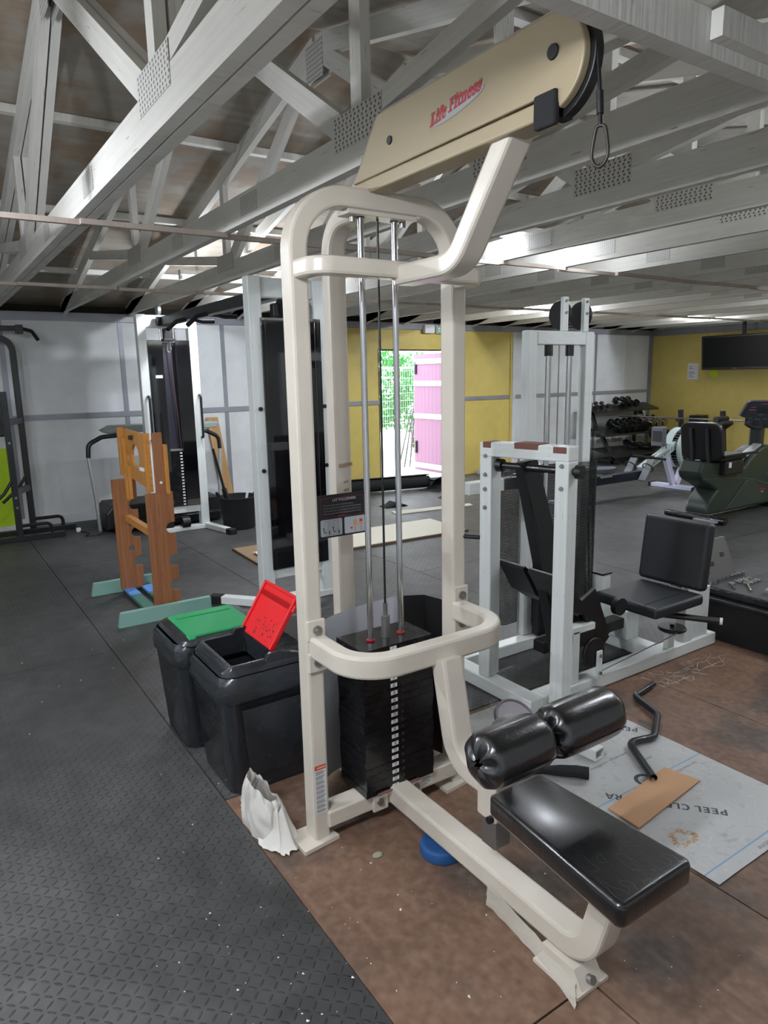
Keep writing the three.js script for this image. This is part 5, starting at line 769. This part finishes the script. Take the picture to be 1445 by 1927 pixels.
// ---------------------------------------------------------------- air rower
{
  const t = thing('rowing_machine', 'white air rowing machine with caged flywheel and dark slide rail', 'gym machine', [7.8, 0, -5.6]), z = -5.6, LG = S(0xb9c8c6, { roughness: 0.45 }), LW = S(0xd2d2ea, { roughness: 0.45 });
  const cg = [cyl(V(8.62, 0.54, z - 0.1), V(8.62, 0.54, z + 0.09), 0.27, 0.27, 40, true)];
  part(t, 'flywheel_housing', [cyl(V(8.62, 0.54, z - 0.11), V(8.62, 0.54, z - 0.1), 0.275, 0.275, 40), cyl(V(8.62, 0.54, z - 0.1), V(8.62, 0.54, z - 0.0), 0.272, 0.272, 40, true), torus(V(8.62, 0.54, z + 0.11), 0.255, 0.035, V(0, 0, 1), 40, 10)], LG);
  part(t, 'flywheel_cage', [...Array.from({ length: 5 }, (_, i) => torus(V(8.62, 0.54, z + 0.1), 0.05 + i * 0.045, 0.004, V(0, 0, 1), 36, 5)), ...Array.from({ length: 10 }, (_, i) => cyl(V(8.62, 0.54, z + 0.1), V(8.62 + 0.25 * Math.cos(i * 0.628), 0.54 + 0.25 * Math.sin(i * 0.628), z + 0.1), 0.003, 0.003, 5)), ...Array.from({ length: 40 }, (_, i) => cyl(V(8.62 + 0.27 * Math.cos(i * 0.157), 0.54 + 0.27 * Math.sin(i * 0.157), z), V(8.62 + 0.27 * Math.cos(i * 0.157), 0.54 + 0.27 * Math.sin(i * 0.157), z + 0.1), 0.003, 0.003, 5))], M.grey);
  part(t, 'flywheel', cyl(V(8.62, 0.54, z - 0.03), V(8.62, 0.54, z + 0.06), 0.22, 0.22, 32), M.darkPlastic);
  part(t, 'front_leg', bar(V(8.22, 0.5, z), V(8.46, 0.03, z), 0.05, 0.1, V(0, 0, 1), 0.006), LW); part(t, 'front_leg', bar(V(8.66, 0.34, z), V(8.5, 0.03, z), 0.05, 0.1, V(0, 0, 1), 0.006), LW); part(t, 'floor_bar', rb(8.4, 8.53, 0, 0.05, z - 0.32, z + 0.3, 0.006), LW); for (const s of [-1, 1]) part(t, 'end_cap', rb(8.39, 8.54, 0, 0.055, z + s * 0.335 - 0.02, z + s * 0.335 + 0.02, 0.006), M.darkPlastic);
  const txt = canvasTex(256, 64, (c, w, h) => { c.fillStyle = '#b9c8c6'; c.fillRect(0, 0, w, h); c.fillStyle = '#39424a'; c.font = 'italic bold 44px sans-serif'; c.fillText('CONCEPT 2', 8, 48, 240); });
  part(t, 'main_frame', bar(V(8.42, 0.6, z), V(7.72, 0.31, z), 0.1, 0.1, V(0, 0, 1), 0.008), LG);
  { const a = V(8.33, 0.565, z), b = V(7.9, 0.385, z), d = a.clone().sub(b); part(t, 'frame_lettering', quad(a.clone().add(b).multiplyScalar(0.5).setZ(z + 0.0515), d, V(-d.y, d.x, 0).normalize().multiplyScalar(0.075)), S(0xffffff, { map: txt, roughness: 0.5 })); }
  part(t, 'slide_rail', rb(6.3, 7.75, 0.2, 0.31, z - 0.045, z + 0.045, 0.006), S(0x1d2030, { roughness: 0.35 })); part(t, 'rear_leg', [rb(6.35, 6.41, 0.03, 0.21, z - 0.03, z + 0.03, 0.004), rb(6.32, 6.44, 0, 0.035, z - 0.28, z + 0.28, 0.006)], LW);
  part(t, 'seat', slab((() => { const s = new THREE.Shape(); s.absellipse(6.98, z, 0.2, 0.13, 0, Math.PI * 2); return s; })(), 'y', 0.35, 0.41, [], 0.012), S(0x4a5058, { roughness: 0.6 })); part(t, 'seat_carriage', rb(6.88, 7.08, 0.29, 0.355, z - 0.07, z + 0.07, 0.006), M.silver);
  for (const s of [-1, 1]) { const p = part(t, 'footrest', bar(V(7.58, 0.2, z + s * 0.13), V(7.76, 0.46, z + s * 0.13), 0.11, 0.02, V(0, 0, 1), 0.006), S(0x6d6f74, { roughness: 0.6 })); part(p, 'strap', torus(V(7.69, 0.36, z + s * 0.13), 0.07, 0.008, V(0.8, 0.6, 0), 20, 5), M.black); }
  part(t, 'handle', [cyl(V(7.9, 0.47, z - 0.25), V(7.88, 0.46, z + 0.25), 0.016), rb(7.86, 7.96, 0.44, 0.48, z - 0.03, z + 0.03, 0.005)], M.foam); part(t, 'chain', cyl(V(7.92, 0.46, z), V(8.4, 0.6, z), 0.006, 0.006, 6), M.steel);
  part(t, 'monitor_arm', bar(V(8.2, 0.55, z), V(8.12, 0.78, z), 0.04, 0.05, V(0, 0, 1), 0.005), LG); part(t, 'monitor', rb(8.05, 8.13, 0.6, 0.85, z - 0.1, z + 0.08, 0.012), S(0x5a5c6a, { roughness: 0.4 })); part(t, 'monitor_screen', rb(8.046, 8.052, 0.66, 0.8, z - 0.08, z + 0.06, 0.002), M.black); part(t, 'fan_bracket', bar(V(8.2, 0.6, z + 0.02), V(8.6, 0.54, z + 0.02), 0.05, 0.06, V(0, 0, 1), 0.005), LG);
}
// ---------------------------------------------------------------- recumbent bike
{
  const t = thing('recumbent_bike', 'dark green recumbent exercise bike with black mesh-back seat and console', 'gym machine', [7.2, 0, -4.2]), z = (t.scale.set(1, 0.8, 1), -4.2), G = S(0x28352f, { roughness: 0.4 });
  const body = new THREE.Shape(); body.moveTo(6.62, 0.1); body.quadraticCurveTo(6.6, 0.26, 6.78, 0.4); body.lineTo(6.62, 0.5); body.quadraticCurveTo(6.45, 0.56, 6.45, 0.68); body.lineTo(6.5, 0.8); body.lineTo(6.75, 0.78); body.lineTo(7.3, 0.66); body.quadraticCurveTo(7.5, 0.9, 7.75, 0.92); body.quadraticCurveTo(8.05, 0.9, 8.07, 0.55); body.lineTo(8.0, 0.12); body.lineTo(7.9, 0.08); body.lineTo(6.7, 0.08);
  part(t, 'body_shell', slab(body, 'z', z - 0.13, z + 0.13, [], 0.03, 12), G);
  const pan = new THREE.Shape(); pan.moveTo(6.95, 0.12); pan.lineTo(7.3, 0.46); pan.quadraticCurveTo(7.4, 0.5, 7.5, 0.42); pan.lineTo(7.62, 0.3); pan.lineTo(7.6, 0.12); part(t, 'side_panel', slab(pan, 'z', z + 0.125, z + 0.145, [], 0.006), S(0x303c36, { roughness: 0.45 }));
  part(t, 'trim_line', wire([V(6.5, 0.58, z + 0.131), V(6.9, 0.55, z + 0.131), V(7.4, 0.48, z + 0.131), V(7.98, 0.3, z + 0.131)], 0.005, 30), S(0x4c5852));
  part(t, 'step_through_rail', bar(V(7.22, 0.72, z + 0.05), V(7.66, 0.93, z + 0.05), 0.09, 0.03, V(0, 0, 1), 0.008), M.silver); part(t, 'seat_track', rb(6.75, 7.35, 0.74, 0.79, z - 0.06, z + 0.06, 0.01), M.black);
  part(t, 'logo', quad(V(7.64, 0.3, z + 0.132), V(0.24, -0.025, 0), V(0.006, 0.09, 0)), S(0xffffff, { transparent: true, roughness: 0.5, map: canvasTex(256, 96, (c, w, h) => { c.clearRect(0, 0, w, h); c.font = 'italic bold 54px serif'; c.fillStyle = '#c1222c'; c.fillText('Life Fitness', 6, 54, 240); c.font = 'bold 26px sans-serif'; c.fillStyle = '#d8d8d8'; c.fillText('9100', 150, 88); }) }));
  for (const [x, w] of [[6.62, 0.34], [7.95, 0.3]]) { part(t, 'floor_bar', cyl(V(x, 0.05, z - w), V(x, 0.05, z + w), 0.045), M.darkPlastic); }
  part(t, 'transport_handle', rb(6.5, 6.56, 0.03, 0.06, z + 0.05, z + 0.3, 0.005), M.zinc);
  // seat
  part(t, 'seat_pan', rb(6.72, 7.2, 0.79, 0.87, z - 0.2, z + 0.2, 0.03), M.vinylMatt);
  const bk = new THREE.Shape(rrect(0.46, 0.5, 0.1, 6).map(([a, b]) => new THREE.Vector2(a, b))); part(t, 'backrest', slab(bk, 'x', -0.03, 0.03, [], 0.012).rotateZ(0.14).translate(6.66, 1.05, z), M.black);
  for (const s of [-1, 1]) part(t, 'backrest_post', bar(V(6.66, 0.78, z + s * 0.09), V(6.59, 1.22, z + s * 0.09), 0.035, 0.03, V(0, 0, 1), 0.008), S(0x26282a));
  part(t, 'seat_box', rb(6.8, 7.15, 0.6, 0.79, z + 0.1, z + 0.2, 0.02), M.black); part(t, 'seat_label', rb(6.85, 6.9, 0.7, 0.77, z + 0.2, z + 0.202, 0.001), M.paper); for (const s of [-1, 1]) part(t, 'side_grip', rod([V(6.7, 0.86, z + s * 0.22), V(7.0, 0.88, z + s * 0.27), V(7.25, 0.88, z + s * 0.27)], 0.018, 0.05), M.foam);
  part(t, 'crank_hub', cyl(V(7.85, 0.5, z + 0.13), V(7.85, 0.5, z + 0.17), 0.075, 0.07, 24), M.grey); part(t, 'crank_arm', bar(V(7.85, 0.5, z + 0.18), V(8.12, 0.52, z + 0.18), 0.035, 0.02, V(0, 0, 1), 0.006), M.grey); part(t, 'pedal', rb(8.08, 8.2, 0.5, 0.53, z + 0.19, z + 0.29, 0.006), M.black);
  part(t, 'console_mast', bar(V(7.72, 0.85, z), V(7.72, 1.36, z), 0.13, 0.12, V(0, 0, 1), 0.03), S(0x23262a, { roughness: 0.4 })); part(t, 'mast_lettering', quad(V(7.72, 1.08, z + 0.0645), V(0, 0.2, 0), V(-0.06, 0, 0)), S(0xffffff, { transparent: true, roughness: 0.5, map: canvasTex(256, 64, (c, w, h) => { c.clearRect(0, 0, w, h); c.font = 'italic bold 46px sans-serif'; c.fillStyle = '#c6c8ca'; c.fillText('Life Fitness', 6, 48, 244); }) }));
  const con = new THREE.Shape(); con.moveTo(-0.24, 0.02); con.lineTo(-0.18, 0.2); con.quadraticCurveTo(-0.16, 0.235, -0.1, 0.235); con.lineTo(0.2, 0.235); con.lineTo(0.26, 0.02); con.lineTo(0.14, -0.02); con.lineTo(0.1, -0.16); con.lineTo(-0.1, -0.16); con.lineTo(-0.16, -0.02);
  const conT = canvasTex(256, 192, (c, w, h) => { c.fillStyle = '#30343c'; c.fillRect(0, 0, w, h); c.fillStyle = '#23262c'; c.fillRect(80, 44, 110, 56); c.fillStyle = '#a8452a'; c.fillRect(20, 60, 46, 12); c.fillStyle = '#932a30'; c.fillRect(100, 8, 70, 10); c.fillStyle = '#c8ccd0'; for (let i = 0; i < 3; i++) for (let j = 0; j < 4; j++) c.fillRect(206 + i * 14, 46 + j * 14, 7, 6); c.fillStyle = '#7c8088'; for (const [x, y, l] of [[30, 40, 36], [90, 108, 40], [20, 140, 30], [70, 150, 40], [130, 150, 34], [180, 140, 36]]) c.fillRect(x, y, l, 4); });
  part(t, 'console', slab(con, 'z', -0.03, 0.03, [], 0.01).rotateX(0.2).rotateY(-0.75).translate(7.7, 1.31, z + 0.05), S(0x2b2f36, { roughness: 0.4 }));
  part(t, 'console_face', quad(V(0, 0.06, 0.0305), V(0.36, 0, 0), V(0, 0.3, 0)).rotateX(0.2).rotateY(-0.75).translate(7.7, 1.31, z + 0.05), S(0xffffff, { map: conT, roughness: 0.35 }));
  t.position.x += 0.14;
  part(t, 'front_grip', rod([V(7.74, 1.16, z + 0.1), V(7.52, 1.18, z + 0.14), V(7.5, 1.23, z + 0.06), V(7.72, 1.25, z)], 0.022, 0.04), M.foam);
}
{ // dark machine cut by the right edge of the picture
  const t = thing('upright_bike', 'black exercise machine cut off by the right picture edge', 'gym machine', [8.7, 0, -4.3]);
  part(t, 'frame', [bar(V(8.55, 0.05, -4.35), V(8.95, 0.95, -4.35), 0.09, 0.1, V(0, 0, 1), 0.02), bar(V(9.25, 0.05, -4.35), V(8.85, 0.9, -4.35), 0.09, 0.1, V(0, 0, 1), 0.02), bar(V(8.5, 0.95, -4.35), V(9.0, 1.05, -4.35), 0.1, 0.16, V(0, 0, 1), 0.03)], M.black);
  part(t, 'floor_bar', [rb(8.4, 9.5, 0, 0.07, -4.42, -4.3, 0.01), rb(8.45, 8.55, 0, 0.07, -4.7, -4.0, 0.01)], M.darkPlastic); part(t, 'silver_stay', bar(V(8.3, 0.35, -4.22), V(8.75, 0.75, -4.22), 0.05, 0.04, V(0, 0, 1), 0.01), M.zinc);
}
// ---------------------------------------------------------------- the yard outside the door
{
  const y = struct('ground_outside'); part(y, 'paving', bx(-2, 16, -0.3, -0.03, -22, ZB - 0.11), S(0xb5b0a8, { roughness: 0.9 }));
  const d = struct('door_1'), P = S(0x7d5670, { roughness: 0.6 });
  for (let i = 0; i < 9; i++) part(d, 'door_plank', bx(6.95, 6.985, 0.01, 1.92, -9.5 + i * 0.1 + 0.001, -9.5 + (i + 1) * 0.1 - 0.001), P);
  for (const yy of [0.1, 0.92, 1.45, 1.8]) part(d, 'ledge', bx(6.928, 6.95, yy - 0.04, yy + 0.04, -9.49, -8.62), S(0xd8d4dc, { roughness: 0.6 }));
  for (const yy of [0.3, 1.6]) part(d, 'hinge', bx(6.92, 6.95, yy, yy + 0.2, -9.46, -9.42), M.darkPlastic);
  const f = thing('mesh_fence', 'galvanised wire mesh fence panel standing in the yard', 'fence', [7.2, -0.03, -10.6]), w = []; for (let i = 0; i <= 46; i++) w.push(cyl(V(6.1 + i * 0.05, 0, -10.6), V(6.1 + i * 0.05, 1.7, -10.6), 0.0035, 0.0035, 4)); for (let i = 0; i <= 12; i++) w.push(cyl(V(6.1, 0.05 + i * 0.135, -10.6), V(8.4, 0.05 + i * 0.135, -10.6), 0.003, 0.003, 4));
  part(f, 'wire_mesh', w, M.zinc); part(f, 'frame', [cyl(V(6.1, -0.03, -10.6), V(6.1, 1.72, -10.6), 0.02), cyl(V(8.4, -0.03, -10.6), V(8.4, 1.72, -10.6), 0.02), cyl(V(6.1, 1.72, -10.6), V(8.4, 1.72, -10.6), 0.02)], M.zinc);
  [['leftmost', 7.0, 7.62], ['middle', 7.12, 7.66], ['rightmost', 7.24, 7.7]].forEach(([s, a, b]) => one('garden_cane', `dark thin stake leaning outside the door, ${s} of three`, 'stake', cyl(V(0, 0, 0), V(b - a, 1.0, -0.45), 0.012, 0.012, 8), M.darkPlastic, [a, -0.02, -10.05], 'stakes by the door'));
  const leafG = new THREE.BufferGeometry(); leafG.setAttribute('position', new THREE.Float32BufferAttribute([0, 0, 0, 0.03, 0.045, 0.01, 0, 0.1, 0, -0.03, 0.045, 0.01], 3)); leafG.setAttribute('uv', new THREE.Float32BufferAttribute([0, 0, 1, 0, 1, 1, 0, 1], 2)); leafG.setIndex([0, 1, 2, 0, 2, 3]); leafG.computeVertexNormals();
  const lm = PH(0x4f8f55, { roughness: 0.8, transmission: 0.3, thickness: 0 });
  [['leafy green shrub overhanging the mesh fence', 7.4, -12.0, 2.2, 1.3], ['tall green hedge shrub behind the fence to the left', 5.6, -12.6, 1.7, 1.4], ['distant green shrub seen past the open door leaf', 9.3, -12.8, 2.0, 1.3]].forEach(([lab, x, z, h, r]) => {
    const t = thing('garden_shrub', lab, 'shrub', [x, -0.03, z], 'shrubs in the yard'), im = new THREE.InstancedMesh(leafG, lm, 2600), o = new THREE.Object3D(); im.name = 'foliage'; im.userData.kind = 'stuff';
    for (let i = 0; i < 2600; i++) { const a = rnd() * 7, e = Math.acos(rr(-1, 1)), q = r * Math.cbrt(rr(0.35, 1)); o.position.set(Math.cos(a) * Math.sin(e) * q, h * 0.62 + Math.cos(e) * q * h / r * 0.42, Math.sin(a) * Math.sin(e) * q * 0.7); o.rotation.set(rnd() * 6, rnd() * 6, rnd() * 6); o.scale.setScalar(rr(0.7, 1.5)); o.updateMatrix(); im.setMatrixAt(i, o.matrix); im.setColorAt(i, new THREE.Color().setHSL(0.3 + rr(-0.04, 0.05), 0.35, rr(0.45, 0.8))); }
    t.add(im); part(t, 'stem', [cyl(V(x, -0.03, z), V(x + 0.1, h * 0.6, z), 0.05, 0.03, 8), cyl(V(x, 0.3, z), V(x - 0.4, h * 0.7, z + 0.1), 0.03, 0.015, 6)], S(0x5a4632));
  });
}
scene.traverse((o) => { if (o.isMesh) { o.castShadow = true; o.receiveShadow = true; } });
renderer.render(scene, camera);
